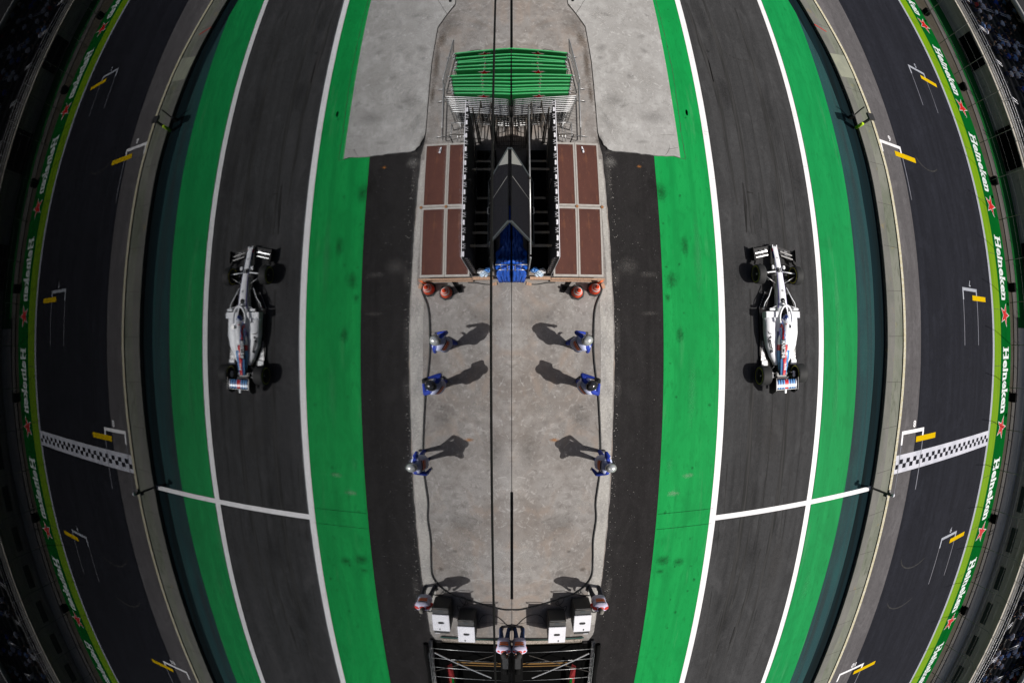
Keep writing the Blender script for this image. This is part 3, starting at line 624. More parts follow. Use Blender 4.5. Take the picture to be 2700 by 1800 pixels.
for k in range(14):
    yw = -7.2 - k*2.9
    wf = MB().box((-0.02, yw+34.5, 1.1), (0.05, 1.75, 0.62)).build('window', M['dark_glass'], gs1)
for k in range(4):
    MB().box((-0.06, -34.5+4.0+k*8.0, 1.0), (0.12, 3.0, 1.7)).build('doorway', M['matte_black'], gs2)
# spectators
shirts = {'white': (0.75, 0.75, 0.85), 'blue': (0.04, 0.10, 0.50), 'navy': (0.015, 0.02, 0.07), 'black': (0.012, 0.012, 0.014), 'red': (0.4, 0.02, 0.02), 'teal': (0.02, 0.3, 0.25), 'pale blue': (0.2, 0.32, 0.6)}
skins = mat('spectator_skin', (0.32, 0.17, 0.11), 0.6); hairm = mat('spectator_hair', (0.02, 0.013, 0.01), 0.7); jeans = mat('spectator_jeans', (0.02, 0.03, 0.07), 0.8)
def spectator(colname):
    m = mat('shirt_'+colname.replace(' ', '_'), shirts[colname], 0.8)
    b = MB([m, skins, hairm, jeans])
    def sec(z, rx, ry, y=0): return [(rx*math.cos(2*PI*k/10), y+ry*math.sin(2*PI*k/10), z) for k in range(10)]
    b.mi = 0; b.loft([sec(0.42, .17, .12), sec(0.6, .16, .11), sec(0.8, .2, .12), sec(0.93, .2, .10), sec(1.0, .07, .06)])
    for s in (-1, 1): b.mi = 0; b.tube([(s*.2, 0, .9), (s*.25, -.05, .68)], [.055, .045], 6); b.mi = 1; b.tube([(s*.25, -.05, .68), (s*.15, -.28, .62)], [.04, .03], 6); b.ball((s*.14, -.3, .62), (.03, .05, .03), 6)
    for s in (-1, 1): b.mi = 3; b.tube([(s*.09, 0, .45), (s*.1, -.42, .48), (s*.1, -.45, .06)], [.085, .07, .05], 6); b.mi = 2; b.box((s*.1, -.52, .03), (.09, .24, .07))
    b.mi = 1; b.tube([(0, 0, .98), (0, 0, 1.08)], .05, 6); b.ball((0, -.01, 1.17), (.08, .095, .12), 8); b.mi = 2; b.ball((0, .015, 1.2), (.088, .095, .11), 8)
    return b.build('spectator')
protos = {c: spectator(c) for c in shirts}
usedp = set(); cnt = 0
wts = ['white']*11+['pale blue']*3+['blue']*5+['navy']*6+['black']*6+['red']*2+['teal']+['pale blue']*2
spots = []
for gs, wh in ((gs1, 2.75), (gs2, 1.95)):
    for row in range(0, 9):
        for k in range(0, 30):
            yy = (-13.2 - k*0.62) if gs is gs1 else (17.0 + k*0.62)
            if gs is gs2 and row < 2 and yy < 19: continue
            if random.random() < 0.42: continue
            spots.append((33.1+1.9+row*0.8+0.35, yy+random.uniform(-.1, .1), wh+0.35*(row+1)))
random.shuffle(spots)
for (x, y, z_) in spots[:285]:
    c = random.choice(wts); p = protos[c]
    o = p if c not in usedp else copy_tree(p)
    usedp.add(c); o.location = (x, y, z_-0.38); o.rotation_euler = (0, 0, -PI/2+random.uniform(-.4, .4))
    s_ = random.uniform(.92, 1.08); o.scale = (s_, s_, s_)
    tag(o, f'spectator in a {c} shirt seated in the shaded grandstand crowd', 'spectator', f'spectators in {c} shirts')
for c, p in protos.items():
    if c not in usedp: bpy.data.objects.remove(p)
#PART2
# ------------------------------------------------------------------ stage decks, video screen, scaffolding
dk0 = None
deck_l = [('brown stage deck in the corner nearest the two orange cones', 2.42, 3.27), ('brown stage deck beside the screen at the end near the cones', 1.645, 3.27),
          ('brown stage deck at the outer corner with a grey clip lying on it', 2.42, 5.52), ('brown stage deck beside the screen at the end near the crowd barriers', 1.645, 5.52)]
for lab, x, y in deck_l:
    if dk0 is None:
        dk0 = thing('stage_deck', lab, 'stage deck', (x, y, 0), 0, 'brown stage decks'); W_, L_ = 0.765, 2.235; d = dk0
        MB().box((0, 0, 0.49), (W_-0.10, L_-0.14, 0.03)).build('board', M['deck'], d)
        b = MB(); z = 0.455
        b.box((0, L_/2-0.035, z), (W_, 0.07, 0.11)); b.box((0, -L_/2+0.035, z), (W_, 0.07, 0.11))
        b.box((W_/2-0.026, 0, z), (0.05, L_-0.142, 0.108)); b.box((-W_/2+0.026, 0, z), (0.05, L_-0.142, 0.108)); b.build('deck_frame', M['alu'], d)
        for sx_ in (-1, 1):
            for sy_ in (-1, 1): MB().tube([(sx_*(W_/2-0.06), sy_*(L_/2-0.1), 0.05), (sx_*(W_/2-0.06), sy_*(L_/2-0.1), 0.40)], 0.024, 8).build('leg', M['steel'], d)
    else:
        d = copy_tree(dk0); d.location = (x, y, 0); d['label'] = lab
rust = mat('rusty_coupler', (0.28, 0.12, 0.04), 0.8)
for (x, y), l_ in (((2.03, 4.395), 'round rusty coupler where the four brown stage decks meet'), ((2.83, 4.395), 'small dark coupler on the outer edge between two stage decks')):
    b = MB([rust, M['dark_steel']]); b.lathe([(0.05, 0.512), (0.05, 0.53), (0.03, 0.535), (0.0, 0.52)], (x, y, 0), 8); b.mi = 1; b.tube([(x, y, 0.4), (x, y, 0.513)], 0.03, 8)
    tag(b.build('deck_coupler'), l_, 'coupler')
b = MB([M['case_white'], M['case_navy']]); b.box((0, 0, 0.02), (0.06, 0.16, 0.035), bevel=0.01); b.box((0, 0.11, 0.018), (0.04, 0.07, 0.02)); b.mi = 1; b.box((0, 0.02, 0.04), (0.03, 0.05, 0.008))
o = b.build('clip', loc=(2.30, 6.35, 0.505)); o.rotation_euler = (0, 0, 0.2); tag(o, 'small grey clip lying on the outer stage deck', 'clip')
b = MB(); b.box((2.02, 2.09, 0.44), (1.66, 0.05, 0.07)); b.box((2.02, 2.07, 0.12), (1.66, 0.04, 0.05)); b.box((0.86, 2.1, 0.45), (0.62, 0.09, 0.10))
o = b.build('front_rail'); o.data.materials[0] = M['wood']; tag(o, 'timber rail along the short front edge of the brown stage decks', 'rail')

scr = thing('video_screen', 'tall black screen wall standing on edge beside the brown decks, white clips along its top', 'screen', (1.20, 4.45, 0))
SH = 3.15; y0s, y1s = -2.22, 2.28
scrn = mat('screen_back', G(0.006), 0.7)
b = MB(); b.box((-0.02, 0.03, (SH+0.1)/2), (0.05, y1s-y0s, SH-0.1)); b.build('screen_panel', scrn, scr)
MB().box((0.004, 0.03, SH+0.012), (0.016, y1s-y0s, 0.02)).box((0.004, y0s-0.01, SH/2+0.1), (0.016, 0.015, SH-0.3)).build('edge_trim', M['case_white'], scr)
k = 0; yy = y0s+0.08
while yy < y1s:
    if k % 2 == 0: MB().box((-0.045, yy, SH+0.02), (0.05, 0.13, 0.03), bevel=0.006).box((-0.045, yy, SH+0.038), (0.02, 0.05, 0.01)).build('clip', M['case_white'], scr)
    else: MB().tube([(-0.10, yy-0.06, SH+0.01), (-0.015, yy-0.045, SH+0.02), (-0.09, yy, SH+0.02), (-0.015, yy+0.045, SH+0.02), (-0.10, yy+0.06, SH+0.01)], 0.010, 5).build('clip', M['case_white'], scr)
    yy += 0.205; k += 1
for k in range(9):
    zz = 0.6 + k*0.28
    MB().box((-0.075, y0s+0.03, zz), (0.09, 0.03, 0.035)).build('clip', M['reflective'], scr)
sc = thing('scaffold_frame', 'dark steel scaffold frame in the shadow behind the black screen', 'scaffolding', (0.5, 4.5, 0))
pt = lambda *p: [Vector(q) for q in p]
for z, m in ((2.62, 'steel'), (1.4, 'dark_steel')):
    MB().tube(pt((0, -2.1, z), (0, 2.3, z)), 0.024, 8).build('ledger', M[m], sc)
for y in (-2.2, 0.0, 2.3): MB().tube(pt((0, y, 0.05), (0, y, 2.72)), 0.024, 8).build('upright', M['dark_steel'] if y > -1 else M['steel'], sc)
for y in (-2.2, 0.0, 2.3): MB().tube(pt((0.58, y, 0.05), (0.58, y, 2.6)), 0.024, 8).build('upright', M['dark_steel'], sc)
for y, z in ((-1.15, 1.2), (-0.35, 0.6), (0.7, 1.6), (1.3, 0.8), (-1.7, 1.9), (0.2, 0.35), (-0.8, 0.9)):
    MB().box((0.3, y, z), (0.62, 0.07, 0.035)).build('transom', M['dark_steel'], sc)
MB().box((0.30, -0.1, 0.30), (0.62, 4.0, 0.04)).build('plank', M['matte_black'], sc)
for sx_ in (0.0, 0.58):
    MB().tube(pt((sx_, 0, 0.3), (sx_, 2.3, 2.4)), 0.018, 6).build('brace', M['dark_steel'], sc)
# open ladder frames standing beyond the screen
fr0 = None
for lab, x, y, rz in (('black ladder frame standing between the scaffold and the silver barriers, nearer the glass', 0.62, 7.15, 0), ('black ladder frame beyond the screen end, farther from the glass', 0.98, 7.2, 0.1)):
    if fr0 is None:
        fr0 = f = thing('ladder_frame', lab, 'frame', (x, y, 0), rz, 'black ladder frames')
        for yy in (-0.42, 0.42): MB().tube(pt((0, yy, 0.05), (0, yy, 1.55)), 0.028, 8).build('upright', M['dark_steel'], f)
        for zz in (0.3, 0.7, 1.1, 1.5): MB().tube(pt((0, -0.42, zz), (0, 0.42, zz)), 0.02, 6).build('rung', M['dark_steel'], f)
        MB().tube(pt((0.25, 0.4, 0.06), (0, 0.42, 1.2)), 0.018, 6).build('stay', M['dark_steel'], f)
    else:
        f = copy_tree(fr0); f.location = (x, y, 0); f.rotation_euler = (0, 0, rz); f['label'] = lab
tr = thing('wire_trolley', 'low dark wire cage against the glass beyond the scaffold', 'trolley', (0.22, 6.95, 0))
for zz in (0.25, 0.6, 0.95): 
    MB().tube(pt((-.2, -.35, zz), (.24, -.35, zz), (.24, .4, zz), (-.2, .4, zz), (-.2, -.35, zz)), 0.014, 6).build('hoop', M['dark_steel'], tr)
for k in range(7): MB().tube(pt((-.2+k*.073, -.35, .08), (-.2+k*.073, -.35, .98)), 0.009, 5).build('wire', M['dark_steel'], tr)
for k in range(5): MB().tube(pt((.24, -.35+k*.19, .08), (.24, -.35+k*.19, .98)), 0.012, 5).build('wire', M['dark_steel'], tr)
ct = thing('folding_cart', 'small grey tubular cart standing between the screen end and the single silver barrier', 'cart', (1.62, 7.05, 0))
MB().tube(pt((-.3, -.28, .06), (-.3, -.28, .75), (-.25, -.28, .8), (.33, -.24, .82), (.36, -.24, .75), (.3, -.28, .06)), 0.022, 8).build('side_frame', M['dark_steel'], ct)
MB().tube(pt((-.3, .28, .06), (-.3, .28, .62), (.33, .3, .62), (.33, .3, .06)), 0.02, 8).build('side_frame', M['steel'], ct)
for x in (-.3, .33): MB().tube(pt((x, -.28, .6), (x, .28, .6)), 0.018, 6).build('cross_bar', M['steel'], ct)
for k in range(4): MB().tube(pt((-.15+.1*k, -.27, .3), (-.15+.1*k, .28, .35)), 0.012, 6).build('slat', M['steel'], ct)

# blue tarpaulin over a low load against the glass, held behind a steel rail
b = MB(); rg = []
def tz(y, u_):
    base = 0.62 + 0.32*math.exp(-((y-2.55)/0.18)**2) if y > 2.35 else 0.9-0.9*(2.35-y)/0.4
    return max(0.07, base)
for i in range(46):
    y = 4.35 - i*(4.35-2.02)/45; wd = 0.30 + (0.12 if y < 2.9 else 0.12*max(0, (3.1-y)/0.2) if y < 3.1 else 0)
    if y < 2.2: wd = 0.42-0.5*(2.2-y)
    h = tz(y, 0); ring = []
    for k in range(19):
        a = k/18
        x = 0.01 + wd*min(1, a*1.5) + 0.035*math.sin(y*17+k*1.3)*(a > .5)
        zz = h*(1 if a < 0.55 else max(0, 1-(a-0.55)/0.45)) + 0.035*math.sin(k*2.1+y*5)+0.02*math.sin(k*1.1-y*23)
        ring.append((x, y, max(0.063, zz)))
    rg.append(ring)
b.loft(rg, cap=False, closed=False); o = b.build('tarpaulin', M['tarp'])
sm = o.modifiers.new('thick', 'SOLIDIFY'); sm.thickness = 0.006
tag(o, 'crumpled bright blue tarpaulin heaped along the foot of the glass beside the scaffold', 'tarpaulin')
b = MB(); 
rl = thing('steel_rail', 'low steel tube rail across the end of the blue tarpaulin', 'rail', (0.0, 2.3, 0))
for z, y in ((1.02, 0.12), (0.80, 0.0), (0.42, -0.12)): MB().tube(pt((0.01, y, z), (0.46, y, z)), 0.014, 8).build('bar', M['steel'], rl)
for x in (0.1, 0.3): MB().tube(pt((x, 0.12, 1.02), (x, 0, .8), (x, -.12, .42), (x, -.16, .06)), 0.010, 6).build('upright', M['steel'], rl)
MB().tube(pt((0.49, -0.12, 0.06), (0.49, 0.0, 1.06)), 0.03, 8).build('end_post', M['dark_steel'], rl)
# crumpled bags by the screen foot
for i, (x, y, s_, c, lab) in enumerate([(0.80, 2.22, 0.12, (0.45, 0.55, 0.65), 'crumpled pale plastic bag in front of the dark scaffold'), (0.70, 2.32, 0.10, (0.08, 0.25, 0.6), 'small crumpled blue bag beside the pale one at the scaffold'), (0.92, 2.30, 0.09, (0.6, 0.6, 0.6), 'crushed white wrapper at the foot of the black screen')]):
    b = MB(); b.ball((0, 0, s_*.55), (s_*1.2, s_*.9, s_*.6), 14)
    for v in b.bm.verts: v.co *= 1+random.uniform(-.25, .25)
    o = b.build('plastic_bag', mat('bag%d' % i, c, 0.4), loc=(x, y, 0.56)); tag(o, lab, 'bag')
    for p in o.data.polygons: p.use_smooth = False
o = MB().prism([(0, 0), (.10, -.02), (.34, .33), (.24, .36), (.14, .20), (.06, .26)], 0.02, 0.08).build('black_wedge', M['matte_black'], loc=(1.52, 1.72, 0.05)); tag(o, 'flat black bracket on the concrete between the blue tarpaulin and the cones', 'bracket')
o = MB().prism([(0, 0), (.16, -.03), (.17, .05), (.02, .1)], 0.0, 0.03).build('wood_scrap', M['wood'], loc=(0.44, 1.95, 0.056)); tag(o, 'small scrap of timber on the concrete beside the blue tarpaulin', 'timber')
b = MB([mat('orange_plastic', (0.75, 0.15, 0.03), 0.5), M['wood']]); b.box((2.72, 2.02, 0.3), (0.12, 0.05, 0.3), rot=(0, .3, .4), bevel=0.01); b.mi = 1; b.box((2.85, 1.93, 0.12), (0.11, 0.17, 0.06), rot=(0, 0, .3), bevel=0.01)
tag(b.build('orange_clamp'), 'orange plastic clamp on the deck corner above the outer cone', 'clamp')

# ------------------------------------------------------------------ cones
c0 = None
for lab, x, y in (('orange traffic cone farther from the kerb, nearer the glass', 2.02, 1.72), ('orange traffic cone at the deck corner, nearer the kerb', 2.58, 1.83)):
    if c0 is None:
        c0 = c = thing('traffic_cone', lab, 'traffic cone', (x, y, 0.056), 0.2, 'orange traffic cones')
        MB().lathe([(0.245, 0), (0.25, 0.03), (0.20, 0.045), (0.0, 0.045)], seg=8, smooth=False).build('base', M['cone_base'], c)
        MB().lathe([(0.185, 0.045), (0.17, 0.12), (0.035, 0.72), (0.02, 0.72), (0.015, 0.6), (0, 0.6)], seg=28).build('cone_body', M['cone'], c)
        for za, zb in ((0.30, 0.40), (0.50, 0.57)):
            rf = lambda z: 0.174-(z-0.12)*0.225+0.003
            MB().lathe([(rf(za), za), (rf(zb), zb)], seg=28).build('reflective_band', M['reflective'], c)
    else: c = copy_tree(c0); c.location = (x, y, 0.056); c['label'] = lab

# ------------------------------------------------------------------ crowd barriers
def barrier_mesh(L=2.15, H=1.08, green=False):
    t = thing('crowd_barrier', 'x', 'barrier')
    MB().tube(pt((0, 0, .16), (0, 0, H-.08), (.03, 0, H-.02), (.09, 0, H), (L-.09, 0, H), (L-.03, 0, H-.02), (L, 0, H-.08), (L, 0, .16), (L-.06, 0, .12), (.06, 0, .12), (0, 0, .16)), 0.019, 8).build('frame', M['steel'], t)
    if green:
        c = MB().box((L/2-.02, 0, .60), (L-.06, .050, .90)).build('cover', M['barrier_green'], t)
        MB().box((L/2, 0, 1.078), (L+.02, .046, .050), bevel=.012).build('top_trim', M['barrier_trim'], c)
        for r, m, d_ in ((.235, 'white', .028), (.185, 'red', .032)):
            MB().poly3([(L*0.47+p[0]*1.1, -d_, .835+p[1]) for p in star_pts(r, r*.42)], (0, -1, 0), .003).build('star', M[m], c)
        for xs in (L-.02,): MB().lathe([(.055, -.014), (.074, 0), (.055, .014), (.038, 0)], (xs+.03*(1 if xs > 1 else -1), 0, 1.06), 12, axis=(0.5, .8, .4), close=True).build('end_ring', M['rail'], t)
    else:
        for k in range(15): MB().tube(pt((.12+k*(L-.24)/14, 0, .12), (.12+k*(L-.24)/14, 0, H)), .009, 5).build('bar', M['steel'], t)
    for x in (.22, L-.22): MB().tube(pt((x, -.24, .01), (x, -.16, .07), (x, 0, .13), (x, .16, .07), (x, .24, .01)), .017, 6).build('foot', M['steel'], t)
    return t
bg0 = barrier_mesh(green=True); bs0 = barrier_mesh()
def place_b(src, first, x, y, rz, tilt, z, lab, grp, sx_=1):
    o = src if first else copy_tree(src)
    o.location = (x, y, z); o.rotation_euler = (tilt, 0, rz); o.scale = (sx_, 1, 1); o['label'] = lab; o['group'] = grp
    return o
ords = ['first', 'second', 'third', 'fourth', 'fifth', 'sixth', 'seventh', 'eighth', 'ninth', 'tenth', 'eleventh', 'twelfth', 'thirteenth']
gx = [(0.02, 10.28, -.085, 1.93), (0.0, 10.02, -.06, 1.90), (0.0, 9.86, -.075, 1.82), (.0, 9.70, -.02, 1.82), (0.02, 9.55, -.02, 1.84), (.0, 9.36, 0.0, 1.88), (0.02, 9.10, .01, 2.02), (.0, 8.92, .03, 1.96), (.02, 8.76, .045, 1.94), (0.0, 8.62, .05, 1.92), (.02, 8.50, .05, 1.90), (.0, 8.40, .06, 1.88), (.0, 8.30, .055, 1.86)]
for i, (x, y, rz, L) in enumerate(gx):
    place_b(bg0, i == 0, .012, y-.02, rz, 0.10+random.uniform(-.02, .02), 0.05, f'{ords[i]} barrier with a green starred cover, counted from the top of the photo', 'green covered crowd barriers stacked by the glass', L/2.15)
for i in range(9):
    place_b(bs0, i == 0, 0.04+0.0*i, 8.10-i*0.085, 0.10-0.0*i, 0.16-.01*i, 0.05, f'{ords[i]} bare silver barrier, counted from the green covered ones', 'bare silver crowd barriers stacked by the glass', (2.10-i*.03)/2.15)
o = copy_tree(bs0); o.location = (2.12, 10.72, .05); o.rotation_euler = (.12, 0, -PI/2+.14); o.scale = (.88, 1, 1); tag(o, 'single silver barrier leaning beside the right ends of the green covered ones', 'barrier', 'bare silver crowd barriers stacked by the glass')
o = copy_tree(bs0); o.location = (2.34, 8.72, .05); o.rotation_euler = (.12, 0, -PI/2-.02); o.scale = (.85, 1, 1); tag(o, 'single silver barrier standing alongside the kerb next to the grey cart', 'barrier', 'bare silver crowd barriers stacked by the glass')

# ------------------------------------------------------------------ cables
def cable(name, lab, pts, r, z=0.07, m='rubber'):
    P_ = [Vector((x, y, z if len(q) == 0 else q[0])) for x, y, *q in pts]; out = []
    for i in range(len(P_)-1):
        p0, p1, p2, p3 = P_[max(i-1, 0)], P_[i], P_[i+1], P_[min(i+2, len(P_)-1)]
        for k in range(6):
            t_ = k/6; out.append(0.5*((2*p1)+(-p0+p2)*t_+(2*p0-5*p1+4*p2-p3)*t_*t_+(-p0+3*p1-3*p2+p3)*t_**3))
    out.append(P_[-1]); o = MB().tube(out, r, 7).build(name, M[m]); tag(o, lab, 'cable'); return o
cable('power_cable', 'thick black cable running along the kerb past the marshals and curving to the glass', [(2.70, 2.05), (2.82, 1.95), (2.80, 1.75), (2.59, 1.18), (2.54, 0.2), (2.57, -0.48), (2.70, -1.51), (2.78, -2.6), (2.81, -3.27), (2.80, -4.11), (2.72, -5.0), (2.76, -5.6), (2.70, -6.4), (2.73, -7.2), (2.69, -7.9), (2.26, -8.45), (1.7, -8.7), (1.13, -8.91), (0.38, -9.14), (0.02, -9.17)], 0.027, 0.08)
cable('thin_cable', 'thin black cable along the front edge of the stage decks', [(0.45, 2.0), (0.6, 1.97), (0.8, 1.97), (1.1, 2.02), (1.35, 2.03)], 0.014)
cable('thin_cable', 'thin looped cable on the concrete beside the outer equipment case', [(2.75, -8.62), (2.5, -8.60), (2.38, -8.45), (2.3, -8.38), (2.22, -8.45), (2.3, -8.55), (2.38, -8.48), (2.34, -8.4), (2.3, -8.5), (2.42, -8.62), (2.7, -8.66)], 0.011)
cable('thin_cable', 'thin tangled cable on the concrete between the two equipment cases', [(1.62, -8.75), (1.52, -8.9), (1.6, -9.0), (1.72, -8.92), (1.8, -8.75), (1.72, -8.65), (1.6, -8.72), (1.62, -8.95), (1.75, -9.1), (1.9, -9.05), (1.85, -9.3), (1.7, -9.25), (1.68, -9.45)], 0.012)
cable('thin_cable', 'thin cable arching from the inner equipment case towards the camera operator', [(1.15, -9.75), (1.05, -9.5), (0.85, -9.4), (0.6, -9.45), (0.4, -9.6), (0.2, -9.85), (0.05, -9.95)], 0.011)
cable('cable_coil', 'coil of black cable hanging beside the outer equipment case', [(2.86+.12*math.cos(a*.7)+.01*a/3, -9.25+.16*math.sin(a*.7)) for a in range(26)], 0.016)
for lab, y0_, y1_ in (('flat black cable duct along the foot of the glass near the barriers', 10.6, 22), ('flat black cable duct along the foot of the glass near the equipment cases', -8.7, -4.6)):
    tag(MB().box((0.02, (y0_+y1_)/2, 0.072), (0.034, y1_-y0_, 0.035), bevel=.008).build('cable_duct', M['matte_black']), lab, 'cable duct')

# ------------------------------------------------------------------ equipment cases
def case(x, y, lab, extra=False):
    t = thing('equipment_case', lab, 'equipment case', (x, y, 0.056), 0, 'wheeled equipment cases')
    b = MB(); b.box((0, .10, .46), (.58, 1.0, .78), bevel=.02); b.build('case_body', M['case_dark'], t)
    lid = MB().box((0.0, -.02, .92), (.58, .74, .05), rot=(.05, 0, 0), bevel=.012).build('lid', M['case_white'], t)
    MB().box((.0, .45, .865), (.54, .28, .05), rot=(-.1, 0, 0), bevel=.01).build('rear_panel', M['case_dark'], t)
    MB().prism([(math.cos(a)*.055*(1 if abs(math.cos(a)) < .5 else 1)+(.05 if math.cos(a) > 0 else -.05), math.sin(a)*.05) for a in [i*2*PI/20+.01 for i in range(20)]], .943, .955).build('recessed_handle', M['black'], lid)
    MB().box((.06, -.30, .935), (.03, .075, .02)).build('latch', M['black'], lid)
    MB().box((0, .46, .895), (.14, .06, .006), rot=(-.1, 0, 0)).build('plate', M['sash_grey'], t)
    MB().tube(pt((-.27, .58, .2), (-.27, .60, .95), (-.23, .62, 1.02), (.23, .62, 1.02), (.27, .60, .95), (.27, .58, .2)), .016, 8).build('push_handle', M['dark_steel'], t)
    for sx_ in (-.24, .24):
        for sy_ in (-.3, .5): MB().lathe([(0, -.02), (.05, -.02), (.05, .02), (0, .02)], (sx_, sy_, .05), 12, axis=(1, 0, 0)).build('caster', M['rubber'], t)
    if extra: MB().box((0.02, -.47, .80), (.52, .16, .10), rot=(.2, 0, 0), bevel=.01).build('control_panel', M['case_dark'], t)
    return t
e1 = case(2.36, -9.25, 'white-lidded equipment case nearer the kerb beside the marshal in red', True); e2 = case(1.52, -9.71, 'white-lidded equipment case nearer the glass, farther down the photo')
tag(MB().box((0, 0, .03), (.17, .12, .025), bevel=.008).build('phone', M['case_white'], loc=(2.53, -9.79, 0.82)), 'small white box resting on the front panel of the outer equipment case', 'box')

# ------------------------------------------------------------------ caged stairwell at the bottom
cg = thing('stairwell_cage', 'dark caged well with thin steel rails and mesh at the bottom middle of the photo', 'cage', (0, -10.8, 0))
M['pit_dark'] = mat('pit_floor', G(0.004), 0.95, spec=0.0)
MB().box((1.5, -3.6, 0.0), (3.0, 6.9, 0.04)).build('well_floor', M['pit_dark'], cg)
M['mustard'] = mat('mustard_line', (0.16, 0.08, 0.01), 0.7)
MB().box((1.2, -1.08, .03), (1.75, .07, .012)).build('floor_stripe', M['mustard'], cg); MB().box((1.2, -1.22, .03), (1.75, .04, .012)).build('floor_stripe', M['mustard'], cg)
for k, (y, z) in enumerate([(-.12, .5), (-.62, .5), (-1.1, .5), (-1.62, .5), (-2.2, .5), (-2.8, .5), (-3.4, .5)]):
    MB().tube(pt((.35 if k > 1 else .5, y, z), (2.92, y+.06, z)), .012, 6).build('rail', M['steel'], cg)
MB().box((1.75, -.78, .62), (2.35, .045, .04), rot=(0, 0, .53)).build('strut', M['steel'], cg)
MB().box((1.75, -.72, .56), (2.5, .022, .022), rot=(0, 0, -.42)).build('strut', M['dark_steel'], cg)
MB().box((2.98, -3.2, .10), (.14, 6.4, .12)).build('curb', M['edge_conc'], cg)
MB().tube([(3.12+.02*math.sin(y*3), -y, .30) for y in [i*.3 for i in range(24)]], .10, 8).build('padding', M['matte_black'], cg)
for k in range(24):
    MB().tube(pt((2.90, -.1-k*.26, .12), (2.90+.0*k, -.1-k*.26, .95)), .008, 4).build('mesh_wire', M['steel'], cg)
for z in (.35, .6, .9): MB().tube(pt((2.90, 0, z), (2.90, -6.3, z)), .009, 4).build('mesh_wire', M['steel'], cg)
kick = MB(); kick.box((1.3, .08, .075), (2.5, .16, .03)); kick.build('grip_plate', mat('grip_plate', (0.36, 0.31, 0.26), 0.7, layers=[((22, 22, 22), (0.12, 0.1, 0.08), 0.48, 0.6, 0.9)]), cg)
MB().tube(pt((.3, .26, .12), (1.2, .24, .13), (2.6, .25, .12)), .03, 6).build('hose', mat('dark_green_hose', (0.01, 0.05, 0.04), 0.6), cg)
fl = MB([mat('flag_red', (.22, .008, .010), .8), M['board_green']]); fl.poly3([(2.2, -11.65, .4), (2.34, -11.7, .5), (2.36, -12.6, .4), (2.36, -13.3, .3), (2.18, -13.3, .3), (2.14, -12.6, .35)], (0, 0, 1), .02); fl.mi = 1; fl.box((2.22, -12.85, .37), (.09, .75, .08))
tag(fl.build('rolled_flag'), 'red and green rolled flag hanging inside the caged well', 'flag')

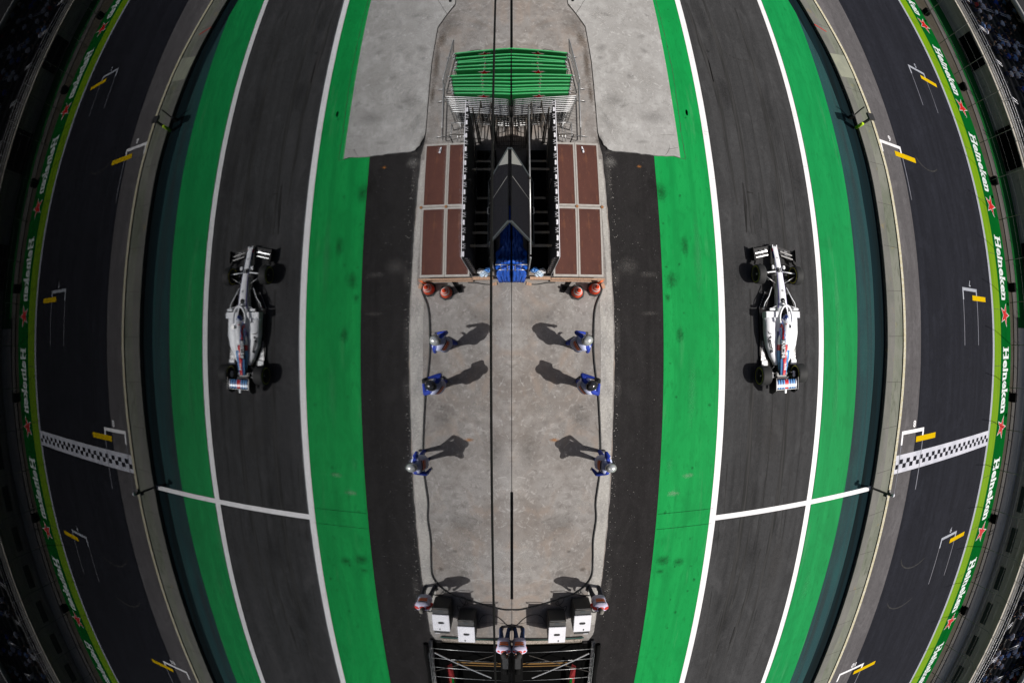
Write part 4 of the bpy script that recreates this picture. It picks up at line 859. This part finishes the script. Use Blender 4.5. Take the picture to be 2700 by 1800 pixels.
# ------------------------------------------------------------------ people
def seg_dist(p, a, b):
    ab = b-a; t_ = max(0, min(1, (p-a).dot(ab)/max(ab.length_squared, 1e-9))); return (p-(a+ab*t_)).length, t_
def person(name, lab, loc, rz, pose, cols, hat=None, vest=None, voxel=0.013, scale=1.0, seated=False):
    """one continuous body grown from tapered limbs by a voxel remesh; pose = dict of joint positions (metres, facing +y)"""
    t = thing(name, lab, 'person', loc, rz); t.scale = (scale,)*3
    J = dict(pelvis=(0, 0, .96), waist=(0, 0, 1.10), chest=(0, .0, 1.33), neck=(0, -.01, 1.50), head=(0, .02, 1.63),
             sl=(-.19, -.01, 1.44), sr=(.19, -.01, 1.44), el=(-.25, -.02, 1.15), er=(.25, -.02, 1.15), wl=(-.25, .08, .90), wr=(.25, .08, .90),
             hl=(-.095, 0, .93), hr=(.095, 0, .93), kl=(-.11, .02, .50), kr=(.11, .02, .50), al=(-.12, -.02, .09), ar=(.12, -.02, .09), tl=(-.14, .15, .045), tr=(.14, .15, .045))
    J.update(pose); J = {k: Vector(v) for k, v in J.items()}
    mats = [mat(name+'_suit', cols['suit'], .75, layers=[((6, 6, 6), tuple(c*.6 for c in cols['suit']), .45, .65, .7)]), mat(name+'_skin', (.34, .18, .12), .55), mat(name+'_hair', cols.get('hair', (.02, .015, .012)), .7), mat(name+'_shoe', cols.get('shoe', (.01, .01, .01)), .6), mat(name+'_glove', cols.get('glove', (.34, .18, .12)), .7), mat(name+'_legs', cols.get('legs', cols['suit']), .8, layers=[((6, 6, 6), tuple(c*.6 for c in cols.get('legs', cols['suit'])), .45, .65, .7)])]
    caps = []   # a, b, ra, rb, material
    def C(a, b, ra, rb, m): caps.append((Vector(a), Vector(b), ra, rb, m))
    hd, nk = J['head'], J['neck']
    C(J['pelvis'], J['waist'], .135, .125, 0); C(J['waist'], J['chest'], .125, .14, 0)
    C(J['pelvis']+Vector((-.05, 0, 0)), J['pelvis']+Vector((.05, 0, 0)), .12, .12, 5)
    C(J['sl'].lerp(J['chest'], .3), J['sr'].lerp(J['chest'], .3), .12, .12, 0); C(J['sl'], J['sr'], .07, .07, 0)
    C(J['chest'], nk, .10, .06, 0); C(nk, hd, .056, .055, 1)
    C(hd+Vector((0, -.015, .02)), hd+Vector((0, .01, .035)), .088, .085, 2)
    C(hd+Vector((0, .025, -.02)), hd+Vector((0, .035, -.06)), .075, .05, 1)
    C(hd+Vector((0, .095, .0)), hd+Vector((0, .115, -.025)), .012, .015, 1)
    for s in (-1, 1): C(hd+Vector((s*.083, 0, -.02)), hd+Vector((s*.087, -.01, .02)), .014, .016, 1)
    for s, S_ in (('l', -1), ('r', 1)):
        sh, e, wr = J['s'+s], J['e'+s], J['w'+s]
        C(sh, e, .076, .062, 0); C(e, wr, .062, .044, 0)
        d = (wr-e).normalized(); side = d.cross(Vector((0, 0, 1)));
        side = side.normalized() if side.length > .1 else Vector((1, 0, 0)); up_ = side.cross(d).normalized()
        pm = wr + d*.05; C(wr, wr+d*.02, .028, .030, 4)
        for q in (-1, -.33, .33, 1):
            C(wr+d*.02+side*q*.018, wr+d*.085+side*q*.030, .016, .015, 4)
            L_ = {-1: .055, -.33: .07, .33: .075, 1: .065}[q]
            k0 = wr+d*.088+side*q*.031; k1 = k0+d*L_*.55-up_*.012; k2 = k1+d*L_*.35-up_*.03
            C(k0, k1, .0115, .011, 4); C(k1, k2, .011, .0095, 4)
        C(wr+d*.03+side*S_*-.025, wr+d*.07+side*S_*-.062-up_*.01, .013, .011, 4); C(wr+d*.07+side*S_*-.062-up_*.01, wr+d*.105+side*S_*-.058-up_*.025, .011, .010, 4)
        C(J['h'+s], J['k'+s], .112, .080, 5); C(J['k'+s], J['a'+s], .080, .062, 5)
        C(J['a'+s]+Vector((0, -.03, -.03)), J['t'+s], .048, .040, 3)
    b = MB(mats)
    for a, c_, ra, rb, m in caps:
        L_ = (c_-a).length; d = (c_-a).normalized() if L_ > 1e-6 else Vector((0, 0, 1)); seg = 12
        prof = [(ra*math.sin(u_), -ra*math.cos(u_)) for u_ in (0.001, .5, 1.0, PI/2)] + [(rb*math.sin(u_), L_-rb*math.cos(u_)) for u_ in (PI/2, 2.1, 2.6, PI-.001)]
        b.lathe(prof, a, seg, axis=d)
    tmp = b.build('body'); md = tmp.modifiers.new('r', 'REMESH'); md.mode = 'VOXEL'; md.voxel_size = voxel
    s2 = tmp.modifiers.new('s', 'SMOOTH'); s2.factor = .5; s2.iterations = 2
    dg = bpy.context.evaluated_depsgraph_get(); me = bpy.data.meshes.new_from_object(tmp.evaluated_get(dg)); bpy.data.objects.remove(tmp)
    me.materials.clear()
    for m in mats: me.materials.append(m)
    for p in me.polygons:
        c_ = p.center; best = 1e9; bi = 0
        for a, e_, ra, rb, m in caps:
            d_, t_ = seg_dist(c_, a, e_); d_ -= ra+(rb-ra)*t_
            if d_ < best: best = d_; bi = m
        p.material_index = bi; p.use_smooth = True
    o = bpy.data.objects.new('body', me); COL.objects.link(o); o.parent = t
    if seated: return t
    up = (J['neck']-J['pelvis']).normalized()
    fr = Vector((0, 1, 0)); xr = (J['sr']-J['sl']).normalized(); fr = up.cross(xr)*1.0; fr = fr if fr.y > 0 else -fr
    if vest:
        vm = mat(name+'_vest', vest, .7, layers=[((5, 5, 5), tuple(c*.75 for c in vest), .5, .65, .7)])
        vb = MB([vm, M['orange'], M['black']]); rings = []
        Lk = (J['neck']-J['pelvis']).length
        for f, rx, ry in [(-.06, .225, .20), (.25, .215, .185), (.5, .215, .185), (.70, .235, .18), (.86, .25, .155), (.95, .215, .125), (1.01, .135, .10), (1.045, .09, .085)]:
            c_ = J['pelvis']+up*Lk*f
            rings.append([c_+xr*rx*math.copysign(abs(math.cos(a))**.8, math.cos(a))+fr*ry*math.copysign(abs(math.sin(a))**.8, math.sin(a)) for a in [2*PI*k/28 for k in range(28)]])
        vb.loft(rings, cap=False); vo = vb.build('vest', parent=t); sm = vo.modifiers.new('th', 'SOLIDIFY'); sm.thickness = .008; sm.offset = 1
        # printed back panel
        for (f0, f1, hw, mi, xo) in [(.50, .70, .15, 1, 0.0), (.73, .80, .16, 2, 0), (.36, .46, .14, 1, .0), (.84, .87, .06, 2, .06)]:
            pb = MB(); rr = []
            for f in (f0, f1):
                ry = (.186 if f < .72 else .178-(f-.72)*.25); c_ = J['pelvis']+up*Lk*f
                rr.append([c_+xr*(xo+hw*q)-fr*(ry*(1-abs((xo+hw*q)/.26)**2.6)**.5+.014) for q in (-1, -.5, 0, .5, 1)])
            pb.loft(rr, cap=False, closed=False, smooth=False); po = pb.build('print', M['orange'] if mi == 1 else M['black'], vo)
    if hat:
        kind, hc = hat
        hm = mat(name+'_'+kind, hc, .18 if kind == 'helmet' else .8, .55 if kind == 'helmet' and hc[0] > .2 else 0, coat=.6 if kind == 'helmet' else 0)
        if kind == 'helmet':
            hb = MB(); hb.ball(hd+Vector((0, .0, .02)), (.145, .172, .150), 24)
            for v in list(hb.bm.verts):
                q = v.co-hd
                if q.z < -.06 : v.co.z = hd.z-.06+(q.z+.06)*.6
            ho = hb.build('helmet', hm, t)
            vb = MB(); rr = []
            for zz in (-.05, -.01, .035):
                k_ = (1-((zz-.02)/.150)**2)**.5
                rr.append([hd+Vector((.150*k_*math.sin(a), .177*k_*math.cos(a), zz)) for a in [R(x_) for x_ in range(-75, 80, 15)]])
            vb.loft(rr, cap=False, closed=False); vb.build('visor', M['black'], ho)
            MB().tube([hd+Vector((  .147*math.sin(R(a)), -.02+.174*math.cos(R(a)), .055+.045*math.cos(R(a)))) for a in range(-80, 85, 10)], .006, 6).build('visor_rim', M['case_dark'], ho)
            for s in (-1, 1): MB().lathe([(0, 0), (.018, 0), (.016, .008), (0, .008)], hd+Vector((s*.142, .0, .02)), 10, axis=(s, 0, 0)).build('visor_hinge', M['case_dark'], ho)
        else:
            hb = MB(); hb.ball(hd+Vector((0, -.005, .05)), (.098, .11, .09), 18); hb.prism([(hd.x-.08, hd.y+.07), (hd.x-.06, hd.y+.17), (hd.x, hd.y+.19), (hd.x+.06, hd.y+.17), (hd.x+.08, hd.y+.07)], hd.z+.045, hd.z+.055)
            hb.build('cap', hm, t)
    return t
BL = (.008, .035, .33); WV = (.62, .66, .90)
def lean(deg, pz=.96, dx=0):
    """upper body joints tipped forward by deg about the hips"""
    a = R(deg); out = {}
    for k, v in dict(waist=(0, 0, 1.10), chest=(0, .0, 1.33), neck=(0, -.01, 1.50), head=(0, .02, 1.63), sl=(-.19, -.01, 1.44), sr=(.19, -.01, 1.44), el=(-.27, -.04, 1.17), er=(.27, -.04, 1.17)).items():
        y, z = v[1], v[2]-pz; out[k] = (v[0]+dx*z, y*math.cos(a)+z*math.sin(a), pz+z*math.cos(a)-y*math.sin(a))
    return out
p1 = lean(16); p1.update(el=(-.33, .10, 1.20), wl=(-.20, .30, 1.12), er=(.30, .12, 1.15), wr=(.16, .32, 1.08), tl=(-.16, .15, .045), kl=(-.12, -.02, .5), al=(-.14, -.16, .09))
person('person', 'marshal in blue overalls and a silver helmet nearest the orange cones, leaning forward', (1.92, 0.10, .056), R(-60), p1, dict(suit=BL, shoe=(.02, .02, .02), glove=(.02, .02, .02)), ('helmet', (.60, .61, .60)), WV)
p2 = lean(8); p2.update(el=(-.36, .12, 1.36), wl=(-.12, .30, 1.52), er=(.34, .14, 1.34), wr=(.12, .32, 1.52))
person('person', 'marshal in blue overalls with a black helmet, arms raised to his face', (2.12, -1.12, .056), R(-52), p2, dict(suit=BL, glove=(.02, .02, .02)), ('helmet', (.015, .015, .017)), WV)
p3 = lean(13); p3.update(el=(-.34, .10, 1.20), wl=(-.20, .22, 1.05), er=(.30, -.16, 1.17), wr=(.22, -.24, .95), al=(-.14, .10, .09), tl=(-.15, .27, .045), kl=(-.12, .10, .5))
person('person', 'blue marshal in a silver helmet at the kerb edge, farthest from the orange cones', (2.66, -3.42, .056), R(-90), p3, dict(suit=BL, glove=(.55, .55, .55)), ('helmet', (.60, .61, .60)), WV)
p5 = lean(4); p5.update(al=(-.17, 0, .09), ar=(.17, -.02, .09), kl=(-.14, .02, .5), kr=(.14, .02, .5), tl=(-.2, .15, .045), tr=(.2, .15, .045), el=(-.24, .06, 1.18), wl=(-.14, .26, 1.02), er=(.24, .06, 1.18), wr=(.12, .26, 1.02))
person('person', 'bareheaded grey-haired marshal in red with a white bib beside the outer equipment case', (2.83, -8.28, .056), R(176), p5, dict(suit=(.55, .03, .02), legs=(.006, .010, .022), hair=(.16, .15, .13)), None, (.66, .62, .80))
p6 = lean(6); p6.update(el=(-.20, .10, 1.16), wl=(-.12, .34, 1.15), er=(.20, .10, 1.16), wr=(.12, .34, 1.15), sl=(-.16, .03, 1.44), sr=(.16, .03, 1.44), al=(-.14, 0, .09), ar=(.14, 0, .09), tl=(-.15, .15, .045), tr=(.15, .15, .045))
person('person', 'camera operator in a white and orange bib beside the glass at the bottom', (0.245, -10.0, .07), R(180), p6, dict(suit=(.55, .03, .02), legs=(.01, .035, .12), hair=(.02, .02, .02)), ('cap', (.012, .012, .012)), (.66, .62, .80))
p7 = lean(3); p7.update(al=(-.16, .02, .09), tl=(-.17, .2, .045))
person('person', 'person at the top edge of the photo, only dark shoes and legs in view', (2.33, 13.95, .06), R(165), p7, dict(suit=(.03, .03, .035), legs=(.02, .05, .09), shoe=(.008, .008, .008)), ('cap', (.02, .02, .02)), None, voxel=.02)
# hand-held radio of the second marshal, television camera of the operator
o = MB().box((0, 0, 0), (.09, .05, .16), bevel=.01).tube(pt((.02, 0, .08), (.02, 0, .16)), .006, 6).build('radio', M['black'], loc=(2.12+.30, -1.12+.22, 1.70)); o.rotation_euler = (.3, .2, -.9); tag(o, 'black radio held up by the black-helmeted marshal', 'radio')
tv = thing('television_camera', 'black broadcast camera and column in front of the operator beside the glass', 'camera', (.2, -10.62, 0))
MB().box((0, -.15, 1.28), (.20, .55, .24), bevel=.02).build('camera_body', M['black'], tv); MB().tube(pt((0, -.42, 1.28), (0, -.75, 1.26)), [.09, .10], 14).build('lens', M['matte_black'], tv)
MB().tube(pt((0, -.15, .05), (0, -.15, 1.16)), .09, 12).build('column', M['black'], tv); MB().box((.05, -1.1, .55), (.28, 1.4, .10)).build('arm', M['matte_black'], tv)
for s in (-1, 1): MB().tube(pt((s*.09, .0, 1.2), (s*.13, .22, 1.27)), .013, 6).build('handle', M['black'], tv)

# ------------------------------------------------------------------ racing car
CX, CY, CR = 9.29, 0.98, 0.022
car = thing('racing_car', 'white racing car with red and blue stripes driving up the pit lane', 'racing car', (CX, CY, 0.0), CR)
M['c_white'] = mat('car_white', (.86, .87, .90), .4); M['c_black'] = mat('car_carbon', G(.008), .35, coat=.3)
M['c_lb'] = mat('car_light_blue', (.16, .42, .80), .3, coat=.5); M['c_db'] = mat('car_dark_blue', (.008, .025, .14), .3, coat=.5); M['c_red'] = mat('car_red', (.62, .006, .012), .3, coat=.5); M['c_vio'] = mat('car_violet', (.25, .20, .55), .3, coat=.5)
CM = [M['c_white'], M['c_black'], M['c_lb'], M['c_db'], M['c_red'], M['c_vio']]
def sect(y, cx, hw, zb, zt, n=20, e=2.6):
    zc, hz = (zb+zt)/2, (zt-zb)/2
    return [(cx+hw*math.copysign(abs(math.cos(a))**(2/e), math.cos(a)), y, zc+hz*math.copysign(abs(math.sin(a))**(2/e), math.sin(a))) for a in [2*PI*k/n for k in range(n)]]
def interp(tab, y):
    for a, b_ in zip(tab, tab[1:]):
        if a[0] >= y >= b_[0]:
            f = (a[0]-y)/(a[0]-b_[0]); f = f*f*(3-2*f)*.5+f*.5; return [a[i]+(b_[i]-a[i])*f for i in range(1, len(a))]
    return list(tab[-1][1:])
nose = [(2.56, .02, .10, .20, .27), (2.45, 0, .135, .17, .31), (2.0, 0, .14, .22, .40), (1.5, 0, .155, .24, .50), (1.0, 0, .195, .20, .55), (.6, 0, .22, .16, .58), (.35, 0, .27, .12, .57), (-.1, 0, .33, .10, .55), (-.45, 0, .33, .10, .56)]
def f_nose(c):
    e = abs(c.x)/max(.01, interp(nose, c.y)[1])
    if c.y > .35 and .74 < e < .86 and c.z > .25: return 5 if c.y < 1.6 else (4 if e > .80 else 3)
    if c.y > 2.1 and c.x < -.10: return 4 if c.y > 2.35 else 3
    return 0
side = [(.10, .44, .22, .12, .44), (-.02, .45, .28, .09, .48), (-.5, .45, .28, .08, .47), (-.9, .41, .26, .08, .42), (-1.25, .31, .20, .08, .37), (-1.6, .17, .13, .08, .32)]
eng = [(-.02, 0, .13, .50, .74), (-.2, 0, .16, .42, .82), (-.45, 0, .22, .33, .81), (-.8, 0, .26, .28, .73), (-1.2, 0, .25, .24, .63), (-1.6, 0, .20, .22, .54), (-1.95, .01, .15, .22, .45)]
def f_eng(c):
    u_ = -c.y; x = c.x
    xc = -.17+.10*max(0, u_-.6)/1.2
    q = x-xc
    if u_ < .90:
        lim = .022+max(0, u_-.2)*.075
        return 4 if abs(q) < lim*.55 else (2 if abs(q) < lim else (5 if abs(q) < lim+.012 else 0))
    if u_ < 1.10: return 4 if -.13-.1*(1.1-u_) < q < .16 else (3 if -.15 < q < .18 else 0)
    if .02 < q < .14: return 4
    if -.02 < q <= .02 or .14 <= q < .16: return 3
    if q <= -.02: return 3 if -.095 < q < -.07 else 2
    return 0 if q > .30 and u_ < 1.6 else (3 if .205 < q < .225 or .27 < q < .285 else 2)
b = MB(CM)
steps = lambda y0_, y1_, n: [y0_+(y1_-y0_)*i/n for i in range(n+1)]
b.loft([sect(y, *interp(nose, y), n=28) for y in steps(2.56, -.45, 60)], fmat=f_nose)
for s in (-1, 1): b.loft([sect(y, s*interp(side, y)[0], *interp(side, y)[1:], n=24) for y in steps(.10, -1.6, 34)], fmat=lambda c: 0 if c.z > .14 else 1)
b.loft([sect(y, *interp(eng, y), n=48, e=2.2) for y in steps(-.02, -1.95, 90)], fmat=f_eng)
body = b.build('body', parent=car)
bvh = BVHTree.FromPolygons([v.co for v in body.data.vertices], [p.vertices[:] for p in body.data.polygons])
def decal(name, txt, size, x, y, rz, m, bold=.01, lift=.010, sq=1, par=body):
    me = text_mesh(txt, size, bold); me.materials.clear(); me.materials.append(m)
    for v in me.vertices:
        p = Vector((v.co.x*sq*math.cos(rz)-v.co.y*math.sin(rz), v.co.x*sq*math.sin(rz)+v.co.y*math.cos(rz), 0))+Vector((x, y, 3))
        h = bvh.ray_cast(p, Vector((0, 0, -1))); v.co = (p.x, p.y, (h[0].z if h[0] else .4)+lift)
    me.update(); o = bpy.data.objects.new(name, me); COL.objects.link(o); o.parent = par; return o
pb = MB(); rr = []
for y in steps(-.72, -1.38, 12): 
    q = []
    for x in (-.075, -.025, .025, .075):
        xx = x-.165+(-.8-y)*.10; h = bvh.ray_cast(Vector((xx, y, 3)), Vector((0, 0, -1))); q.append((xx, y, (h[0].z if h[0] else .5)+.006))
    rr.append(q)
pb.loft(rr, cap=False, closed=False).build('name_panel', M['c_black'], body)
decal('lettering', 'MARTINI', .155, -.135, -1.05, -PI/2+.10, M['c_white'], .010, .016, .98)
decal('lettering', 'Rexona', .20, -.53, -.88, -PI/2+.30, M['c_black'], .006, .010, .95)
tick = MB(); tick.bm.faces.new([tick.bm.verts.new((x, y, (bvh.ray_cast(Vector((x, y, 3)), Vector((0, 0, -1)))[0] or Vector((0, 0, .5))).z+.01)) for x, y in [(-.66, -.42), (-.60, -.50), (-.42, -.52), (-.60, -.535), (-.645, -.49)]]); tick.build('tick_mark', M['c_black'], body)
decal('race_number', '18', .22, .0, 1.68, PI, M['c_black'], .012)
decal('race_number', '18', .14, .02, -1.70, -PI/2, M['c_white'], .004)
decal('lettering', 'JCB', .06, 0, 2.12, PI, M['sash_grey'], 0); decal('sponsor_mark', 'O', .10, 0, .95, PI, M['sash_grey'], .004)
MB().lathe([(0, 0), (.085, 0), (.085, .01), (0, .01)], (-.02, .60, .575), 16).build('front_vent', M['c_black'], car)
# cockpit opening
cp = MB(); cp.mi = 0; cp.prism([(.17*math.cos(a)*(1 if math.sin(a) < 0 else .75), .10+.34*math.sin(a)) for a in [2*PI*k/20 for k in range(20)]], .50, .585); cp.build('cockpit_opening', M['matte_black'], car)
MB().tube(pt((0, .55, .55), (0, .50, .68), (0, .38, .72)), [.026, .026, .034], 8).build('halo_pillar', M['c_white'], car)
MB().tube([(.27*math.sin(R(a)), -.02+.44*math.cos(R(a)), .73-.05*abs(math.sin(R(a)))**3) for a in range(-110, 111, 10)], .044, 10).build('halo', M['c_white'], car)
for s in (-1, 1):
    MB().tube(pt((s*.28, .42, .55), (s*.50, .36, .58)), .010, 6).build('mirror_stalk', M['c_white'], car)
    MB().box((s*.52, .30, .58), (.24, .08, .09), bevel=.02).build('mirror', M['c_white'], car)
    MB().box((s*.48, .13, .50), (.50, .20, .06), bevel=.015).box((s*.735, .12, .38), (.03, .22, .30), bevel=.01).build('sidepod_wing', M['c_white'], car)
    MB().tube(pt((s*.33, 1.08, .33), (s*.50, .75, .36), (s*.66, .55, .34), (s*.74, .32, .30)), .018, 6).build('deflector', M['c_white'], car)
    MB().box((s*.55, .62, .2), (.02, .5, .3), rot=(0, 0, s*.35)).build('barge_board', M['c_black'], car)
    for k in range(7): MB().tube(pt((s*(.50+k*.045), .95-k*.085, .10), (s*(.53+k*.045), .90-k*.085, .14)), .012, 5).build('floor_tab', M['rail'], car)
fb = MB([M['c_black'], M['c_black']]); fb.prism([(-.30, 1.05), (-.55, .85), (-.78, .35), (-.80, -1.25), (-.76, -1.60), (-.30, -1.75), (-.30, -2.1), (.30, -2.1), (.30, -1.75), (.76, -1.60), (.80, -1.25), (.78, .35), (.55, .85), (.30, 1.05)], .05, .085); fb.build('floor', parent=car)
for s in (-1, 1):
    MB().prism([(s*.66, -.75), (s*.73, -.75), (s*.79, -1.55), (s*.50, -1.62), (s*.60, -1.3)] if s > 0 else [(s*.60, -1.3), (s*.50, -1.62), (s*.79, -1.55), (s*.73, -.75), (s*.66, -.75)], .10, .115).build('floor_edge', mat('floor_edge', (.35, .35, .36), .3, .4, layers=[((6, 25, 5), (.04, .04, .04), .48, .55, .9)]), car)
    MB().box((s*.66, -1.52, .15), (.24, .16, .05), bevel=.01).build('floor_fin', M['c_white'], car)
# front wing
M['flap_grey'] = mat('flap_grey', (.30, .30, .31), .7, spec=0.2, layers=[((9, 9, 9), (.03, .03, .03), .46, .54, .9)])
fw = MB(); fw.prism([(-.30, 2.56), (-.92, 2.44), (-.95, 2.02), (-.80, 2.03), (-.30, 2.30), (-.10, 2.45), (.10, 2.45), (.30, 2.30), (.80, 2.03), (.95, 2.02), (.92, 2.44), (.30, 2.56), (.1, 2.64), (-.1, 2.64)], .10, .125)
fwo = fw.build('front_wing', M['c_black'], car)
for s in (-1, 1):
    for k, (m, y, z) in enumerate((('flap_grey', 2.40, .16), ('c_black', 2.33, .18), ('flap_grey', 2.27, .19), ('c_black', 2.18, .21))):
        MB().box((s*(.56), y, z), (.17 if m == 'flap_grey' else .55, .04, .012), rot=(.25, 0, -s*.22), bevel=.004).build('flap', M[m], fwo)
    MB().box((s*.935, 2.24, .20), (.02, .46, .20), rot=(0, 0, -s*.05)).build('endplate', M['c_black'], fwo)
    for k in range(4): MB().box((s*(.80+.03*k), 2.02-.02*k, .22), (.012, .16, .14), rot=(0, 0, s*.3)).build('strake', M['c_black'], fwo)
    MB().box((s*.36, 2.44, .15), (.13, .06, .015), bevel=.004).build('flap', M['flap_grey'], fwo)
    MB().box((s*.09, 2.52, .2), (.03, .16, .16)).build('wing_pylon', M['c_white'], car)
    MB().box((s*.245, 1.78, .40), (.10, .13, .06), bevel=.02).build('camera_pod', M['c_white'], car)
# rear wing
rw = MB(CM); cols_ = [0, 3, 2, 3, 2, 3, 2, 4, 4, 4, 2, 3, 2, 3, 2, 3, 0]; n_ = len(cols_)
rg = []
for y, z in ((-2.08, .64), (-2.16, .67), (-2.26, .68), (-2.36, .67), (-2.40, .66)): rg.append([(-.46+.92*i/n_, y, z) for i in range(n_+1)])
rw.loft(rg, cap=False, closed=False)
for f in rw.bm.faces: f.material_index = cols_[min(n_-1, int((f.calc_center_median().x+.46)/.92*n_))]
rwo = rw.build('rear_wing', parent=car); sm = rwo.modifiers.new('t', 'SOLIDIFY'); sm.thickness = .02
for s in (-1, 1):
    MB().poly3([(s*.475, -2.02, .72), (s*.475, -2.45, .72), (s*.475, -2.58, .45), (s*.475, -2.55, .22), (s*.475, -2.12, .22), (s*.475, -2.02, .5)], (s, 0, 0), .015).build('endplate', M['c_black'], rwo)
MB().box((0, -2.42, .685), (.95, .012, .012)).box((0, -2.49, .58), (.07, .14, .05)).build('trim', M['c_white'], rwo)
MB().box((0, -2.05, .38), (.5, .06, .05)).build('beam', M['rail'], car); MB().box((0, -2.0, .25), (.5, .3, .2), bevel=.03).build('gearbox', M['c_black'], car)
MB().box((0, -2.12, .50), (.02, .12, .3)).build('wing_support', M['c_black'], car)
MB().box((.155, -.30, .86), (.15, .13, .06), bevel=.015).box((.10, -.30, .78), (.04, .08, .2)).build('camera_pod', M['steel'], car)
MB().ball((-.08, -.22, .82), .022, 8).build('red_light', M['c_red'], car)
tyre_m = mat('tyre_rubber_new', G(.018), .75, layers=[((3, 3, 3), G(.028), .5, .65, .6)]); tyre_y = mat('tyre_yellow', (.45, .42, .01), .6); rim_m = mat('wheel_rim', G(.010), .35, .5)
def wheel(x, y, wd):
    s = 1 if x > 0 else -1; h = wd/2
    w_ = thing('wheel', None, None, (x, y, .335)); del_ = w_
    for k_ in ('label', 'category'): 
        if k_ in w_: del w_[k_]
    w_.parent = car
    MB().lathe([(.235, -h), (.30, -h), (.325, -h+.02), (.335, -h+.06), (.335, h-.06), (.325, h-.02), (.30, h), (.235, h), (.225, h-.04), (.225, -h+.04)], seg=44, axis=(1, 0, 0), close=True).build('tyre', tyre_m, w_)
    for q in (-1, 1): MB().lathe([(.262, q*(h+.003)), (.284, q*(h+.003)), (.284, q*(h-.004)), (.262, q*(h-.004))], seg=44, axis=(1, 0, 0), close=True).build('tyre_ring', tyre_y, w_)
    b = MB(); b.lathe([(0, s*h*.55), (.06, s*h*.6), (.21, s*h*.45), (.228, s*h*.8), (.228, -s*h*.8), (.2, -s*h*.5), (0, -s*h*.5)], seg=30, axis=(1, 0, 0)); b.build('rim', rim_m, w_)
    MB().lathe([(.0, 0), (.03, 0), (.026, .03), (0, .03)], (s*h*.58, 0, 0), 12, axis=(s, 0, 0)).build('wheel_nut', M['rail'], w_)
for x, y, wd in ((-.825, 1.52, .32), (.825, 1.52, .32), (-.79, -1.93, .41), (.79, -1.93, .41)): wheel(x, y, wd)
for s in (-1, 1):
    for a, c_, m in (((.17, 1.62, .42), (.68, 1.56, .46), 'c_white'), ((.17, 1.20, .40), (.66, 1.46, .46), 'steel'), ((.15, 1.60, .24), (.66, 1.55, .18), 'c_black'), ((.17, 1.25, .22), (.66, 1.50, .18), 'c_black'), ((.16, 1.50, .52), (.66, 1.52, .2), 'c_black')):
        MB().tube(pt((s*a[0], a[1], a[2]), (s*c_[0], c_[1], c_[2])), .026 if m == 'c_white' else .016, 6).build('suspension_arm', M[m], car)
    for a, c_ in (((.12, -1.80, .36), (.60, -1.93, .42)), ((.12, -2.05, .34), (.60, -1.97, .40)), ((.13, -1.5, .30), (.60, -1.88, .22)), ((.1, -1.95, .2), (.6, -1.95, .18))):
        MB().tube(pt((s*a[0], a[1], a[2]), (s*c_[0], c_[1], c_[2])), .016, 6).build('suspension_arm', M['c_black'], car)
    MB().box((s*.50, -1.93, .40), (.12, .22, .06), bevel=.02).build('brake_duct', M['rail'], car)
# the driver sits in the car
dv = person('person', 'racing driver in a dark blue and white helmet seated in the white racing car', (CX, CY, 0), CR,
    dict(pelvis=(0, -.05, .24), waist=(0, -.10, .36), chest=(0, -.10, .42), neck=(0, -.08, .54), head=(0, -.03, .63), sl=(-.13, -.08, .46), sr=(.13, -.08, .46), el=(-.15, .15, .40), er=(.15, .15, .40), wl=(-.09, .28, .50), wr=(.09, .28, .50),
         hl=(-.08, .02, .24), hr=(.08, .02, .24), kl=(-.10, .48, .42), kr=(.10, .48, .42), al=(-.08, .95, .32), ar=(.08, .95, .32), tl=(-.08, 1.05, .40), tr=(.08, 1.05, .40)),
    dict(suit=(.6, .6, .62), glove=(.02, .02, .03)), None, None, voxel=.014, seated=True)
hb = MB([mat('driver_helmet_blue', (.012, .03, .16), .2, coat=.8), mat('driver_helmet_pale', (.55, .6, .72), .2, coat=.8)]); hb.ball((0, -.03, .66), (.13, .155, .13), 24)
for f in hb.bm.faces:
    c = f.calc_center_median(); a = math.atan2(c.y+.03, c.x); r_ = math.hypot(c.x, c.y+.03)
    f.material_index = 1 if (.045 < r_ < .085 and a < 1.2) or (r_ < .03) else 0
ho = hb.build('helmet', parent=dv)
MB().tube([(.124*math.sin(R(a)), -.03+.153*math.cos(R(a)), .65) for a in range(-70, 75, 10)], .022, 8).build('visor', M['black'], ho)
MB().tube([(.09*math.cos(a), .42+.0*a, .56+.06*math.sin(a)) for a in [2*PI*k/16 for k in range(17)]], .014, 6).build('steering_wheel', M['c_black'], car)
